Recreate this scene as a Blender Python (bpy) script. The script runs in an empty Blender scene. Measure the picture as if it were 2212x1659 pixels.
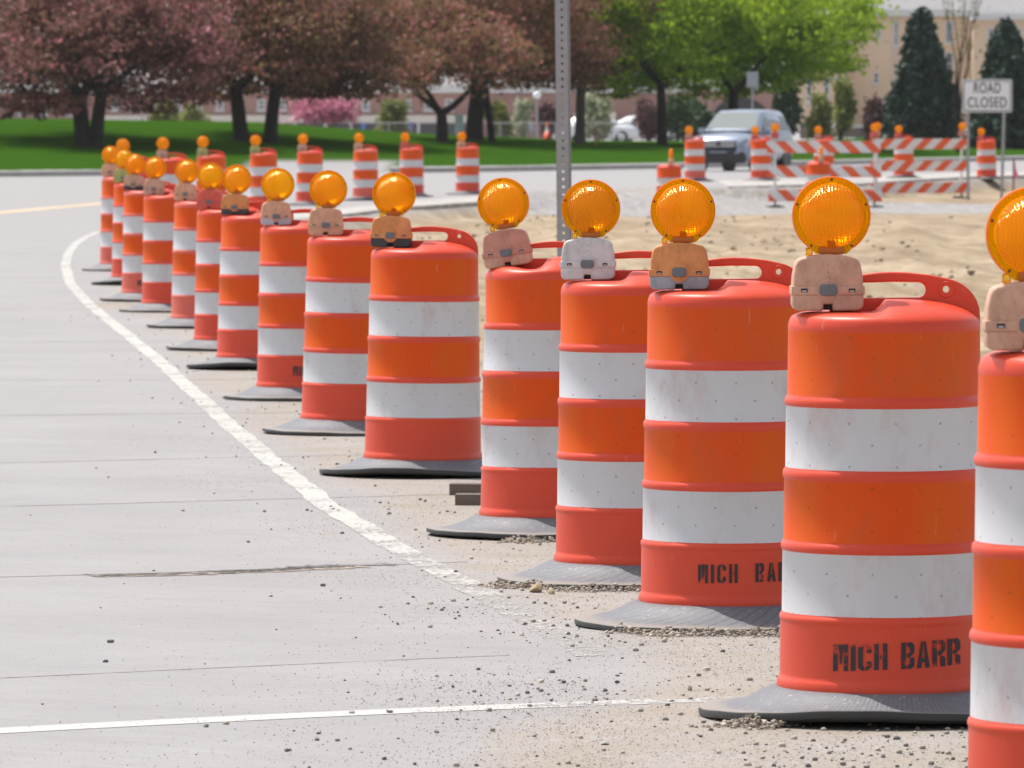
import bpy, bmesh, math, random
import numpy as np
from mathutils import Vector, Matrix
random.seed(7); RNG = np.random.default_rng(7)
PI = math.pi; R = math.radians
S = bpy.context.scene; COL = S.collection

# ------------------------------------------------------------------ camera
F = 14144.0                      # focal length in units of a 2212 px wide picture
CAMZ = 1.43; HOR = 258.0
cam = bpy.data.cameras.new('camera'); cam.sensor_width = 36; cam.lens = F / 2212 * 36
cam.clip_start = 0.5; cam.clip_end = 8000
co = bpy.data.objects.new('camera', cam); COL.objects.link(co)
PITCH = math.atan((829.5 - HOR) / F)
co.location = (0, 0, CAMZ); co.rotation_euler = (PI/2 - PITCH, 0, 0)
cam.dof.use_dof = True; cam.dof.focus_distance = 18.5; cam.dof.aperture_fstop = cam.lens / 1000 / 0.0125
cam.dof.aperture_blades = 0
S.camera = co
# ------------------------------------------------------------------ light
SUN_EL = 63.0; SUN_AZ = 40.0     # azimuth: from the left (-x), turned this many degrees to the back (+y)
sd = Vector((-math.cos(R(SUN_AZ)) * math.cos(R(SUN_EL)), math.sin(R(SUN_AZ)) * math.cos(R(SUN_EL)), math.sin(R(SUN_EL))))
sun = bpy.data.lights.new('sun', 'SUN'); sun.energy = 3.3; sun.angle = R(0.53); sun.color = (1.0, 0.955, 0.9)
so = bpy.data.objects.new('sun', sun); COL.objects.link(so)
so.rotation_euler = (-sd).to_track_quat('-Z', 'Y').to_euler()
w = bpy.data.worlds.new('World'); S.world = w; w.use_nodes = True
wn = w.node_tree; bg = wn.nodes['Background']
sky = wn.nodes.new('ShaderNodeTexSky'); sky.sky_type = 'NISHITA'; sky.sun_disc = False
sky.sun_elevation = R(SUN_EL); sky.sun_rotation = math.atan2(sd.x, sd.y); sky.dust_density = 2.5; sky.air_density = 0.9; sky.ozone_density = 0.7
hs = wn.nodes.new('ShaderNodeHueSaturation'); hs.inputs['Saturation'].default_value = .38; wn.links.new(sky.outputs[0], hs.inputs['Color']); wn.links.new(hs.outputs[0], bg.inputs[0]); bg.inputs[1].default_value = 0.15
S.view_settings.view_transform = 'Standard'; S.view_settings.look = 'None'; S.view_settings.gamma = 1.0
S.view_settings.use_curve_mapping = False
S.view_settings.exposure = 0.44
S.cycles.max_bounces = 8; S.cycles.transparent_max_bounces = 16; S.cycles.transmission_bounces = 6
S.cycles.sample_clamp_indirect = 6.0

# ------------------------------------------------------------------ helpers
def interp(x, xs, ys): return np.interp(x, xs, ys)
def sm(e0, e1, x):
    t = np.clip((x - e0) / (e1 - e0), 0, 1); return t * t * (3 - 2 * t)
_h = RNG.random((256, 256))
def vnoise(x, y):
    xi = np.floor(x).astype(int); yi = np.floor(y).astype(int); fx = x - xi; fy = y - yi
    fx = fx * fx * (3 - 2 * fx); fy = fy * fy * (3 - 2 * fy)
    a = _h[xi % 256, yi % 256]; b = _h[(xi + 1) % 256, yi % 256]; c = _h[xi % 256, (yi + 1) % 256]; d = _h[(xi + 1) % 256, (yi + 1) % 256]
    return (a * (1 - fx) + b * fx) * (1 - fy) + (c * (1 - fx) + d * fx) * fy
def fbm(x, y, o=4):
    s = 0; a = 0.5
    for i in range(o): s = s + a * vnoise(x * 2**i + 17 * i, y * 2**i + 5 * i); a *= 0.5
    return s

class M:   # tiny node-graph helper
    def __init__(s, name):
        s.m = bpy.data.materials.new(name); s.m.use_nodes = True; s.t = s.m.node_tree
        s.b = s.t.nodes['Principled BSDF']; s.out = s.t.nodes['Material Output']
    def n(s, typ, ins={}, **props):
        nd = s.t.nodes.new(typ)
        for k, v in props.items(): setattr(nd, k, v)
        for k, v in ins.items():
            i = nd.inputs[k]
            if hasattr(v, 'links') or isinstance(v, bpy.types.NodeSocket): s.t.links.new(v, i)
            else: i.default_value = v
        return nd
    def link(s, a, b): s.t.links.new(a, b)
    def math(s, op, a, b=0.0, c=None, clamp=False):
        nd = s.t.nodes.new('ShaderNodeMath'); nd.operation = op; nd.use_clamp = clamp
        for i, v in enumerate((a, b) if c is None else (a, b, c)):
            if isinstance(v, bpy.types.NodeSocket): s.link(v, nd.inputs[i])
            else: nd.inputs[i].default_value = v
        return nd.outputs[0]
    def mix(s, f, a, b, mode='MIX'):
        nd = s.t.nodes.new('ShaderNodeMix'); nd.data_type = 'RGBA'; nd.blend_type = mode; nd.clamp_factor = True
        for sock, v in ((nd.inputs[0], f), (nd.inputs[6], a), (nd.inputs[7], b)):
            if isinstance(v, bpy.types.NodeSocket): s.link(v, sock)
            elif isinstance(v, (tuple, list)): sock.default_value = (*v[:3], 1)
            else: sock.default_value = v
        return nd.outputs[2]
    def ramp(s, f, stops):
        nd = s.t.nodes.new('ShaderNodeValToRGB'); e = nd.color_ramp.elements
        while len(e) < len(stops): e.new(0.5)
        for el, (p, c) in zip(e, stops):
            el.position = p; el.color = (*c, 1) if isinstance(c, (tuple, list)) else (c, c, c, 1)
        s.link(f, nd.inputs[0]); return nd.outputs[0]
    def obj(s, rnd=True):
        tc = s.n('ShaderNodeTexCoord').outputs['Object']
        if not rnd: return tc
        oi = s.n('ShaderNodeObjectInfo').outputs['Random']
        v = s.n('ShaderNodeCombineXYZ', {0: s.math('MULTIPLY', oi, 37.0), 1: s.math('MULTIPLY', oi, 91.0), 2: 0.0}).outputs[0]
        return s.n('ShaderNodeVectorMath', {0: tc, 1: v}, operation='ADD').outputs[0]
    def noise(s, vec, scale, detail=4, rough=0.55, dist=0.0):
        return s.n('ShaderNodeTexNoise', {'Vector': vec, 'Scale': scale, 'Detail': detail, 'Roughness': rough, 'Distortion': dist}).outputs['Fac']
    def mapped(s, vec, scale):
        return s.n('ShaderNodeMapping', {'Vector': vec, 'Scale': scale}).outputs[0]
    def bump(s, h, strength=0.3, dist=0.01):
        nd = s.n('ShaderNodeBump', {'Strength': strength, 'Distance': dist, 'Height': h}); s.link(nd.outputs[0], s.b.inputs['Normal']); return nd.outputs[0]
    def set(s, color=None, rough=0.5, metal=0.0, spec=None, coat=None, alpha=None):
        if color is not None:
            if isinstance(color, bpy.types.NodeSocket): s.link(color, s.b.inputs['Base Color'])
            else: s.b.inputs['Base Color'].default_value = (*color, 1)
        if isinstance(rough, bpy.types.NodeSocket): s.link(rough, s.b.inputs['Roughness'])
        else: s.b.inputs['Roughness'].default_value = rough
        s.b.inputs['Metallic'].default_value = metal
        if spec is not None: s.b.inputs['Specular IOR Level'].default_value = spec
        if coat is not None: s.b.inputs['Coat Weight'].default_value = coat; s.b.inputs['Coat Roughness'].default_value = 0.08
        if alpha is not None: s.link(alpha, s.b.inputs['Alpha'])
        return s.m

def simple(name, color, rough=0.6, metal=0.0, var=0.25, scale=6.0, spec=None, coat=None):
    k = M(name); o = k.obj()
    f = k.noise(o, scale, 5)
    c = k.mix(f, tuple(x * (1 - var) for x in color), tuple(min(1, x * (1 + var)) for x in color))
    return k.set(c, rough, metal, spec, coat)

def mesh_obj(name, verts, faces, mat=None, parent=None, smooth=False, mats=None, midx=None, edges=()):
    me = bpy.data.meshes.new(name); me.from_pydata([tuple(v) for v in verts], list(edges), [tuple(f) for f in faces]); me.update()
    for m_ in (mats or ([mat] if mat else [])): me.materials.append(m_)
    if midx is not None: me.polygons.foreach_set('material_index', list(midx))
    if smooth: me.polygons.foreach_set('use_smooth', [True] * len(me.polygons))
    o = bpy.data.objects.new(name, me); COL.objects.link(o)
    if parent: o.parent = parent
    return o
def bm_obj(name, bm, mat=None, parent=None, smooth=False, mats=None, auto=None):
    me = bpy.data.meshes.new(name); bmesh.ops.recalc_face_normals(bm, faces=bm.faces[:]); bm.to_mesh(me); bm.free()
    for m_ in (mats or ([mat] if mat else [])): me.materials.append(m_)
    if smooth: me.polygons.foreach_set('use_smooth', [True] * len(me.polygons))
    if auto is not None:
        me.polygons.foreach_set('use_smooth', [True] * len(me.polygons)); me.set_sharp_from_angle(angle=R(auto))
    o = bpy.data.objects.new(name, me); COL.objects.link(o)
    if parent: o.parent = parent
    return o
def tag(o, label=None, cat=None, group=None, kind=None):
    if label: o['label'] = label
    if cat: o['category'] = cat
    if group: o['group'] = group
    if kind: o['kind'] = kind
    return o
def empty(name, loc, rz=0.0, **k):
    o = bpy.data.objects.new(name, None); COL.objects.link(o); o.location = loc; o.rotation_euler = (0, 0, rz); o.empty_display_size = 0.1
    return tag(o, **k)
def bx(bm, x0, x1, y0, y1, z0, z1, bev=0.0, mi=0, mat4=None):
    r = bmesh.ops.create_cube(bm, size=1.0); vs = r['verts']
    for v in vs: v.co = Vector(((x0 + x1) / 2 + v.co.x * (x1 - x0), (y0 + y1) / 2 + v.co.y * (y1 - y0), (z0 + z1) / 2 + v.co.z * (z1 - z0)))
    fs = set(f for v in vs for f in v.link_faces)
    for f in fs: f.material_index = mi
    if bev > 0:
        es = list(set(e for v in vs for e in v.link_edges))
        res = bmesh.ops.bevel(bm, geom=es, offset=bev, segments=2, affect='EDGES', profile=0.6, clamp_overlap=True)
        vs = list(set(v for f in res['faces'] for v in f.verts))
        for f in res['faces']: f.material_index = mi
    if mat4 is not None: bmesh.ops.transform(bm, matrix=mat4, verts=vs)
    return vs
def tube(bm, p0, p1, r0, r1=None, seg=10, cap=True, mi=0):
    r1 = r0 if r1 is None else r1
    p0 = Vector(p0); p1 = Vector(p1); d = (p1 - p0).normalized()
    a = d.orthogonal().normalized(); b = d.cross(a); rings = []
    for p, r in ((p0, r0), (p1, r1)):
        rings.append([bm.verts.new(p + (a * math.cos(2 * PI * i / seg) + b * math.sin(2 * PI * i / seg)) * r) for i in range(seg)])
    for i in range(seg):
        f = bm.faces.new((rings[0][i], rings[0][(i+1) % seg], rings[1][(i+1) % seg], rings[1][i])); f.material_index = mi
    if cap:
        for rr in rings:
            f = bm.faces.new(rr); f.material_index = mi
def lathe(bm, prof, seg=48, mi=None, cap0=False, cap1=False, axis='z'):
    rings = []
    for r, z in prof:
        rings.append([bm.verts.new((r * math.cos(2 * PI * i / seg), r * math.sin(2 * PI * i / seg), z) if axis == 'z' else (r * math.cos(2 * PI * i / seg), z, r * math.sin(2 * PI * i / seg))) for i in range(seg)])
    for k in range(len(prof) - 1):
        for i in range(seg):
            f = bm.faces.new((rings[k][i], rings[k][(i+1) % seg], rings[k+1][(i+1) % seg], rings[k+1][i]))
            if mi is not None: f.material_index = mi[k]
    if cap0: bm.faces.new(rings[0])
    if cap1: bm.faces.new(rings[-1])
    return rings
def outline(name, polys, depth, bevel, mat, parent=None, axis='xz', res=2, smooth_polys=()):
    """2-D outline(s) (later ones are holes) in x-z, extruded along y."""
    cu = bpy.data.curves.new(name, 'CURVE'); cu.dimensions = '2D'; cu.fill_mode = 'BOTH'; cu.extrude = max(depth / 2 - bevel, 0.0); cu.bevel_depth = bevel; cu.bevel_resolution = res
    def grow(P, b):                      # move an outline so that the bevel ends on the drawn line
        A = sum(P[i-1][0] * P[i][1] - P[i][0] * P[i-1][1] for i in range(len(P))); sg = 1 if A > 0 else -1; out = []; n = len(P)
        for i in range(n):
            a, c, e = P[i-1], P[i], P[(i+1) % n]; n1 = Vector((-(c[1]-a[1]), c[0]-a[0])); n2 = Vector((-(e[1]-c[1]), e[0]-c[0]))
            if n1.length < 1e-7 or n2.length < 1e-7: continue
            n1.normalize(); n2.normalize(); k = (n1 + n2) / max(.35, 1 + n1.dot(n2)) * sg * b; out.append((c[0] + k.x, c[1] + k.y))
        return out
    for ip, pts in enumerate(polys):
        pts = grow(pts, bevel if ip == 0 else -bevel)
        sp = cu.splines.new('POLY'); sp.points.add(len(pts) - 1)
        for p, q in zip(sp.points, pts): p.co = (q[0], q[1], 0, 1)
        sp.use_cyclic_u = True
    t = bpy.data.objects.new(name, cu); COL.objects.link(t)
    dg = bpy.context.evaluated_depsgraph_get(); me = bpy.data.meshes.new_from_object(t.evaluated_get(dg)); me.name = name
    bpy.data.objects.remove(t); bpy.data.curves.remove(cu)
    me.transform(Matrix.Rotation(PI/2, 4, 'X'))
    me.materials.clear(); me.materials.append(mat)
    me.polygons.foreach_set('use_smooth', [True] * len(me.polygons)); me.set_sharp_from_angle(angle=R(35))
    return me
def me_obj(name, me, parent=None, loc=(0,0,0)):
    o = bpy.data.objects.new(name, me); COL.objects.link(o); o.location = loc
    if parent: o.parent = parent
    return o
def arc(cx, cz, r, a0, a1, n):
    return [(cx + r * math.cos(R(a0 + (a1 - a0) * i / n)), cz + r * math.sin(R(a0 + (a1 - a0) * i / n))) for i in range(n + 1)]
def join_meshes(name, mes, mats):
    bm = bmesh.new()
    for me, mi in mes:
        n0 = len(bm.faces); bm.from_mesh(me); bm.faces.ensure_lookup_table()
        for f in bm.faces[n0:]: f.material_index = mi
    out = bpy.data.meshes.new(name); bm.to_mesh(out); bm.free()
    for m_ in mats: out.materials.append(m_)
    out.polygons.foreach_set('use_smooth', [True] * len(out.polygons)); out.set_sharp_from_angle(angle=R(35))
    return out
def copy_tree(o, parent=None):
    c = o.copy(); COL.objects.link(c)
    if parent: c.parent = parent; c.matrix_parent_inverse = o.matrix_parent_inverse.copy()
    for ch in [q for q in bpy.data.objects if q.parent == o]: copy_tree(ch, c)
    return c

# ------------------------------------------------------------------ terrain
_py = np.linspace(0, 900, 1801)
_pz = np.interp(_py, [0, 13, 16.5, 20, 24, 28, 35, 45, 55, 70, 90, 138, 158, 180, 400, 900], [0, 0, -.004, -.05, -.085, -.095, -.135, -.17, -.185, -.145, -.135, -.13, -.02, 0, .15, .4])
_k = np.ones(7) / 7; _pz = np.convolve(np.pad(_pz, 3, 'edge'), _k, 'valid')
_pz = _pz - .022
def prof(y): return np.interp(y, _py, _pz)
def PX(px, d): return (px - 1106.0) * d / F
# excavated pit outline in plan
PIT = [(2.6, 17), (1.9, 21), (1.3, 26), (.9, 31), (.3, 38), (-.6, 46), (-1.7, 57), (-2.9, 70), (-3.4, 84), (-3.3, 98), (-2.8, 109), (-1.85, 119), (-.55, 126.5), (.2, 134), (.6, 143), (3.2, 147),
       (5.0, 148.5), (8.2, 153), (11.7, 167), (20, 186), (60, 240), (60, 17)]
def sdist(px_, py_, poly):
    x = np.asarray(px_, float); y = np.asarray(py_, float); dmin = np.full(x.shape, 1e9); inside = np.zeros(x.shape, bool)
    n = len(poly)
    for i in range(n):
        ax, ay = poly[i]; bx_, by_ = poly[(i+1) % n]; ex, ey = bx_ - ax, by_ - ay
        t = np.clip(((x - ax) * ex + (y - ay) * ey) / (ex * ex + ey * ey), 0, 1)
        dmin = np.minimum(dmin, np.hypot(x - ax - t * ex, y - ay - t * ey))
        c = (ay > y) != (by_ > y)
        with np.errstate(divide='ignore', invalid='ignore'): xi = (bx_ - ax) * (y - ay) / (by_ - ay if by_ != ay else 1e-9) + ax
        inside ^= c & (x < xi)
    return np.where(inside, dmin, -dmin)
KX = [-200, -60, -13, -.9, 5.4, 17.7, 60, 200]; KY = [110, 150, 167, 181, 194, 227, 320, 600]
def kerb_y(x): return np.interp(x, KX, KY)
def crest(x): return np.interp(x, [-60, -15, -9, -4, 3, 12, 20, 60], [1.7, 1.44, 1.32, .95, .62, .5, .45, .6])
def zg(x, y, rough=True):
    x = np.asarray(x, float); y = np.asarray(y, float)
    z = prof(y)
    d = sdist(x, y, PIT)
    soft = np.where(y > 100, 0.6, 2.4)
    ramp = sm(0, 1, (y - 128) / 24) * sm(6.2, 3.2, x)                      # gravel ramp up to the road
    wp = sm(-.3, 1, d / soft)
    pit = -.42 + .16 * (fbm(x * .35, y * .12) - .5) + .34 * (fbm(x * 1.1, y * .22 + 9, 5) - .5) * sm(128, 105, y)
    pit = pit + .34 * np.exp(-((x - 7.0) / 3.4)**2 - ((y - 90 - .8 * (x - 4)) / 4.5)**2) + .2 * np.exp(-((x - 3.9) / 1.3)**2 - ((y - 70 - 2 * (x - 3.9)) / 3)**2) + .12 * (fbm(x * 2.2 + 5, y * 1.1, 4) - .5) * sm(128, 110, y)
    pit = pit * (1 - ramp) + (prof(y) - .02) * ramp
    z = z * (1 - wp) + pit * wp
    ky = kerb_y(x); u = y - ky - .6
    apron = sm(-7.6, -7.0, x) * sm(-3.0, -3.8, x)
    rise = crest(x) - .13
    lawn = .13 * (1 - apron * sm(14, 2, u)) + rise * sm(0, 48, u) * np.where(u > 0, 1, 0) + .05 * (fbm(x * .2, y * .1) - .5)
    far = sm(60, 140, u); lawn = lawn * (1 - far) + (np.interp(x, [-40, 10, 26, 40], [.2, .2, 1.0, 1.3])) * far
    z = np.where(u > 0, lawn, z)
    return z
def gz(x, y): return float(zg(np.array([x]), np.array([y]))[0])
def hit(px, py, d0=12.0, d1=600.0):
    """world point on the terrain seen along a ray"""
    a = (px - 1106.0) / F; s = (py - HOR) / F
    d = np.concatenate([np.arange(d0, 60, .02), np.arange(60, d1, .1)])
    z = CAMZ - s * d; g = zg(a * d, d); k = np.argmax(z <= g)
    return Vector((a * d[k], d[k], g[k])) if (z <= g).any() else None

WL = [(213,500),(190,510),(165,525),(148,545),(141,575),(152,612),(190,655),(250,703),(350,785),(450,878),(560,975),(700,1088),(880,1200),(1000,1262),(1170,1352),(1290,1420),(1500,1530)]
def rayflat(px, py):
    d = 30.0
    for _ in range(40): d = F * (CAMZ - float(prof(d))) / (py - HOR)
    return (PX(px, d), d)
WLW = [rayflat(*p) for p in WL]
LINE = [(-9.0, 130), (-7.6, 100), (-6.4, 84)] + WLW       # white edge line in plan

def build_ground():
    inv = np.concatenate([1 / np.linspace(1/4., 1/13., 10, endpoint=False), 1 / np.linspace(1/13., 1/120., 430, endpoint=False), np.linspace(120, 250, 230, endpoint=False), np.linspace(250, 620, 30)])
    ys = inv
    ac = np.concatenate([np.linspace(-.9, -.11, 30, endpoint=False), np.linspace(-.11, .11, 330, endpoint=False), np.linspace(.11, .9, 31)])
    A, Y = np.meshgrid(ac, ys); X = A * Y
    # snap the kerb step
    ky = kerb_y(X)
    Z = zg(X, Y)
    nx, ny = len(ac), len(ys)
    V = np.stack([X, Y, Z], -1).reshape(-1, 3)
    i = np.arange(ny - 1)[:, None] * nx + np.arange(nx - 1)[None, :]
    Fc = np.stack([i, i + 1, i + nx + 1, i + nx], -1).reshape(-1, 4)
    # masks
    d = sdist(X, Y, PIT)
    # signed distance from the white line (positive = shoulder side)
    poly = LINE[:-2] + [rayflat(1150, 1480), rayflat(1020, 1590), (-.25, 13.6), (-.3, 4), (60, 4), (60, 130)]
    dl = sdist(X, Y, poly)
    n1 = fbm(X * 1.2, Y * .35, 5); n2 = fbm(X * .5 + 40, Y * .15, 4)
    # shoulder dust only between the line and the pit, thinning beyond the curve
    dirt = sm(-.15, .9, dl / (.28 + .012 * Y) + (n1 - .47) * 1.3) * sm(92, 76, Y)
    dirt = np.maximum(dirt * .95, .5 * sm(.55, .7, n1) * sm(16.6, 14.6, Y) * sm(-.35, .4, X))
    sand = sm(-.2, .5, d)
    grav = sm(123, 129, Y + (n2 - .5) * 6) * sand
    grav = np.maximum(grav, sm(1.2, .2, np.abs(d - .2)) * sm(150, 140, Y) * sm(124, 130, Y))
    strip = sm(147, 144, Y) + sm(9, 7, X); grav = grav * np.clip(strip, 0, 1)
    u = Y - ky; apron = sm(-7.6, -7.0, X) * sm(-3.0, -3.8, X) * sm(14, 10, u)
    grass = np.where(u > .3, 1.0, 0.0) * (1 - apron) * np.where(u > 78 + 30 * sm(10, 20, X), 0.0, 1.0)
    u_face = (u.reshape(-1)[Fc]).mean(1); g_f = (grass.reshape(-1)[Fc]).mean(1); s_f = (sand.reshape(-1)[Fc]).mean(1); gr_f = (grav.reshape(-1)[Fc]).mean(1)
    cls = np.zeros(len(Fc), int); cls[(s_f > .5)] = 1; cls[(gr_f > .5)] = 2; cls[u_face > .35] = 3
    names = ['road', 'sand', 'gravel', 'lawn']
    mat = ground_mat()
    for c in range(4):
        fs = Fc[cls == c]; used = np.unique(fs); remap = np.full(len(V), -1); remap[used] = np.arange(len(used))
        me = bpy.data.meshes.new(names[c]); vv = V[used]; ff = remap[fs]
        me.vertices.add(len(vv)); me.vertices.foreach_set('co', vv.ravel())
        me.loops.add(len(ff) * 4); me.loops.foreach_set('vertex_index', ff.ravel().astype(np.int32))
        me.polygons.add(len(ff)); me.polygons.foreach_set('loop_start', np.arange(0, len(ff) * 4, 4, dtype=np.int32))
        me.update(calc_edges=True); me.validate()
        for nm, arr in (('dirt', dirt), ('sand', sand), ('gravel', grav), ('grass', grass)):
            at = me.attributes.new(nm, 'FLOAT', 'POINT'); at.data.foreach_set('value', arr.reshape(-1)[used].astype(np.float32))
        me.polygons.foreach_set('use_smooth', [True] * len(ff)); me.materials.append(mat)
        o = bpy.data.objects.new(names[c], me); COL.objects.link(o); o['kind'] = 'structure'
    # land beyond, out to the horizon
    q = M('far_land_mat'); o_ = q.obj(False); f = q.noise(o_, .02, 5); q.set(q.mix(f, (.22, .21, .19), (.3, .28, .25)), .95)
    vs = [(-3000, -200, -1.2), (3000, -200, -1.2), (3000, 5000, -1.2), (-3000, 5000, -1.2)]
    o = mesh_obj('terrain', vs, [(0, 1, 2, 3)], q.m); o['kind'] = 'structure'

def ground_mat():
    k = M('ground_surface'); o = k.obj(False)
    at = lambda n_: k.n('ShaderNodeAttribute', attribute_name=n_).outputs['Fac']
    # concrete: broad mottling, fine grain, streaks across the lane, small pits
    rot = k.n('ShaderNodeMapping', {'Vector': o, 'Rotation': (0, 0, R(30))}).outputs[0]
    streak = k.noise(k.mapped(rot, (1.2, 30, 1)), 2.2, 6, .6)
    tine = k.noise(k.mapped(rot, (3.5, 160, 1)), 1.0, 3, .7)
    broad = k.noise(o, .9, 5, .6); grain = k.noise(o, 160, 3, .7)
    c = k.mix(k.ramp(broad, [(.3, .0), (.7, 1.0)]), (.29, .281, .283), (.345, .335, .335))
    c = k.mix(k.math('MULTIPLY', k.ramp(streak, [(.42, 0.0), (.7, 1.0)]), .5), c, (.36, .34, .335))
    c = k.mix(k.math('MULTIPLY', k.ramp(tine, [(.42, 0.0), (.6, 1.0)]), .34), c, (.2, .195, .195))
    c = k.mix(k.math('MULTIPLY', k.ramp(grain, [(.35, 1.0), (.5, 0.0)]), .22), c, (.3, .29, .28)); gs = k.noise(k.mapped(o, (45, 7, 1)), 1.0, 4, .8); c = k.mix(k.math('MULTIPLY', k.ramp(gs, [(.56, 0.0), (.68, 1.0)]), .30), c, (.25, .24, .235)); gs2 = k.noise(k.mapped(o, (3, .9, 1)), 1.0, 5, .7); c = k.mix(k.math('MULTIPLY', k.ramp(gs2, [(.45, 0.0), (.65, 1.0)]), .16), c, (.30, .28, .265))
    v = k.n('ShaderNodeTexVoronoi', {'Vector': o, 'Scale': 22.0, 'Randomness': 1.0}).outputs['Distance']
    v2 = k.n('ShaderNodeTexVoronoi', {'Vector': o, 'Scale': 55.0, 'Randomness': 1.0}).outputs['Distance']
    st = k.noise(k.mapped(rot, (.35, 2.6, 1)), 1.4, 6, .62); c = k.mix(k.math('MULTIPLY', k.ramp(st, [(.52, 0.0), (.7, 1.0)]), .15), c, (.22, .212, .21)); st2 = k.noise(k.mapped(o, (2.2, .7, 1)), 1.7, 3, .5); c = k.mix(k.math('MULTIPLY', k.ramp(st2, [(.68, 0.0), (.74, 1.0)]), .3), c, (.30, .25, .20))
    pits = k.math('MULTIPLY', k.math('LESS_THAN', v, .07), k.math('GREATER_THAN', k.noise(o, 3.0, 2), .52))
    c = k.mix(k.math('MULTIPLY', pits, .55), c, (.16, .15, .14))
    # dust and dirt on the shoulder
    dn = k.noise(o, 2.2, 6, .65); dn2 = k.noise(k.mapped(o, (1, 1.6, 1)), 9, 5, .7); dn3 = k.noise(o, 70, 4, .75)
    dm = k.math('ADD', at('dirt'), k.math('MULTIPLY', k.math('SUBTRACT', dn2, .5), .7))
    dm = k.math('MULTIPLY', dm, k.ramp(at('dirt'), [(.02, 0.0), (.2, 1.0)]), clamp=True)
    dc = k.mix(k.ramp(dn, [(.35, 0.0), (.65, 1.0)]), (.32, .275, .225), (.36, .33, .305))
    dc = k.mix(k.math('MULTIPLY', k.ramp(dn3, [(.36, 1.0), (.5, 0.0)]), .5), dc, (.2, .165, .14))
    v3 = k.n('ShaderNodeTexVoronoi', {'Vector': k.mapped(o, (1, .8, 1)), 'Scale': 105.0, 'Randomness': 1.0}); r3 = k.n('ShaderNodeSeparateColor', {0: v3.outputs['Color']}).outputs[0]
    cl3 = k.noise(o, 2.4, 5, .7); d3 = k.math('LESS_THAN', v3.outputs['Distance'], k.math('MULTIPLY', r3, .34)); spf = k.math('MULTIPLY', d3, k.math('GREATER_THAN', k.math('ADD', k.math('MULTIPLY', cl3, 1.4), r3), 1.22))
    spk = k.math('MULTIPLY', k.math('LESS_THAN', v2, .12), k.math('GREATER_THAN', k.noise(o, 5.0, 3), .45)); spk = k.math('MAXIMUM', spk, k.math('MULTIPLY', spf, .95)); ds = k.noise(k.mapped(o, (60, 9, 1)), 1.0, 4, .8); spk = k.math('MAXIMUM', spk, k.math('MULTIPLY', k.ramp(ds, [(.56, 0.0), (.66, 1.0)]), .6))
    dc = k.mix(k.math('MULTIPLY', spk, .65), dc, (.12, .11, .1))
    c = k.mix(k.math('MULTIPLY', k.math('MULTIPLY', spf, .5), k.math('GREATER_THAN', cl3, .52)), c, (.17, .16, .15)); c = k.mix(k.ramp(dm, [(.2, 0.0), (.7, .95)]), c, dc)
    # sand
    sn = k.noise(k.mapped(o, (1, .55, 1)), 1.3, 8, .62); sn2 = k.noise(k.mapped(o, (1, .35, 1)), 7.0, 5, .7)
    sc = k.mix(k.ramp(sn, [(.35, 0.0), (.65, 1.0)]), (.25, .185, .115), (.42, .335, .23))
    sc = k.mix(k.math('MULTIPLY', k.ramp(sn2, [(.34, 1.0), (.52, 0.0)]), .6), sc, (.25, .19, .12))
    sn3 = k.noise(k.mapped(k.n('ShaderNodeMapping', {'Vector': o, 'Rotation': (0, 0, R(-14))}).outputs[0], (1, .16, 1)), 1.5, 6, .7); sc = k.mix(k.math('MULTIPLY', k.ramp(sn3, [(.48, 0.0), (.60, 1.0)]), .75), sc, (.20, .145, .085))  # brown streaks; furrow and berm shade is put into this colour too
    c = k.mix(at('sand'), c, sc)
    # gravel
    gn = k.n('ShaderNodeTexVoronoi', {'Vector': k.mapped(o, (1, .45, 1)), 'Scale': 9.0}).outputs['Color']
    gg = k.n('ShaderNodeRGBToBW', {0: gn}).outputs[0]
    gc = k.mix(gg, (.15, .145, .14), (.40, .385, .375)); gc = k.mix(k.math('MULTIPLY', k.ramp(dn, [(.5, 0.0), (.7, 1.0)]), .4), gc, (.4, .34, .26))
    c = k.mix(at('gravel'), c, gc)
    # grass
    an = k.noise(o, .6, 5, .6); an2 = k.noise(k.mapped(o, (6, 2, 1)), 4.0, 5, .7)
    ac = k.mix(an, (.021, .066, .003), (.042, .102, .006)); ac = k.mix(k.math('MULTIPLY', an2, .5), ac, (.02, .06, .01))
    c = k.mix(at('grass'), c, ac)
    h = k.math('ADD', k.math('MULTIPLY', grain, .35), k.math('MULTIPLY', dn3, k.math('MULTIPLY', dm, 1.2)))
    h = k.math('ADD', h, k.math('MULTIPLY', sn2, k.math('MULTIPLY', at('sand'), 6.0)))
    k.bump(h, .6, .006)
    k.set(c, .9); k.link(k.math('MULTIPLY', k.math('SUBTRACT', 1.0, at('grass'), clamp=True), .22), k.b.inputs['Specular IOR Level']); return k.m
build_ground()

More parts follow.
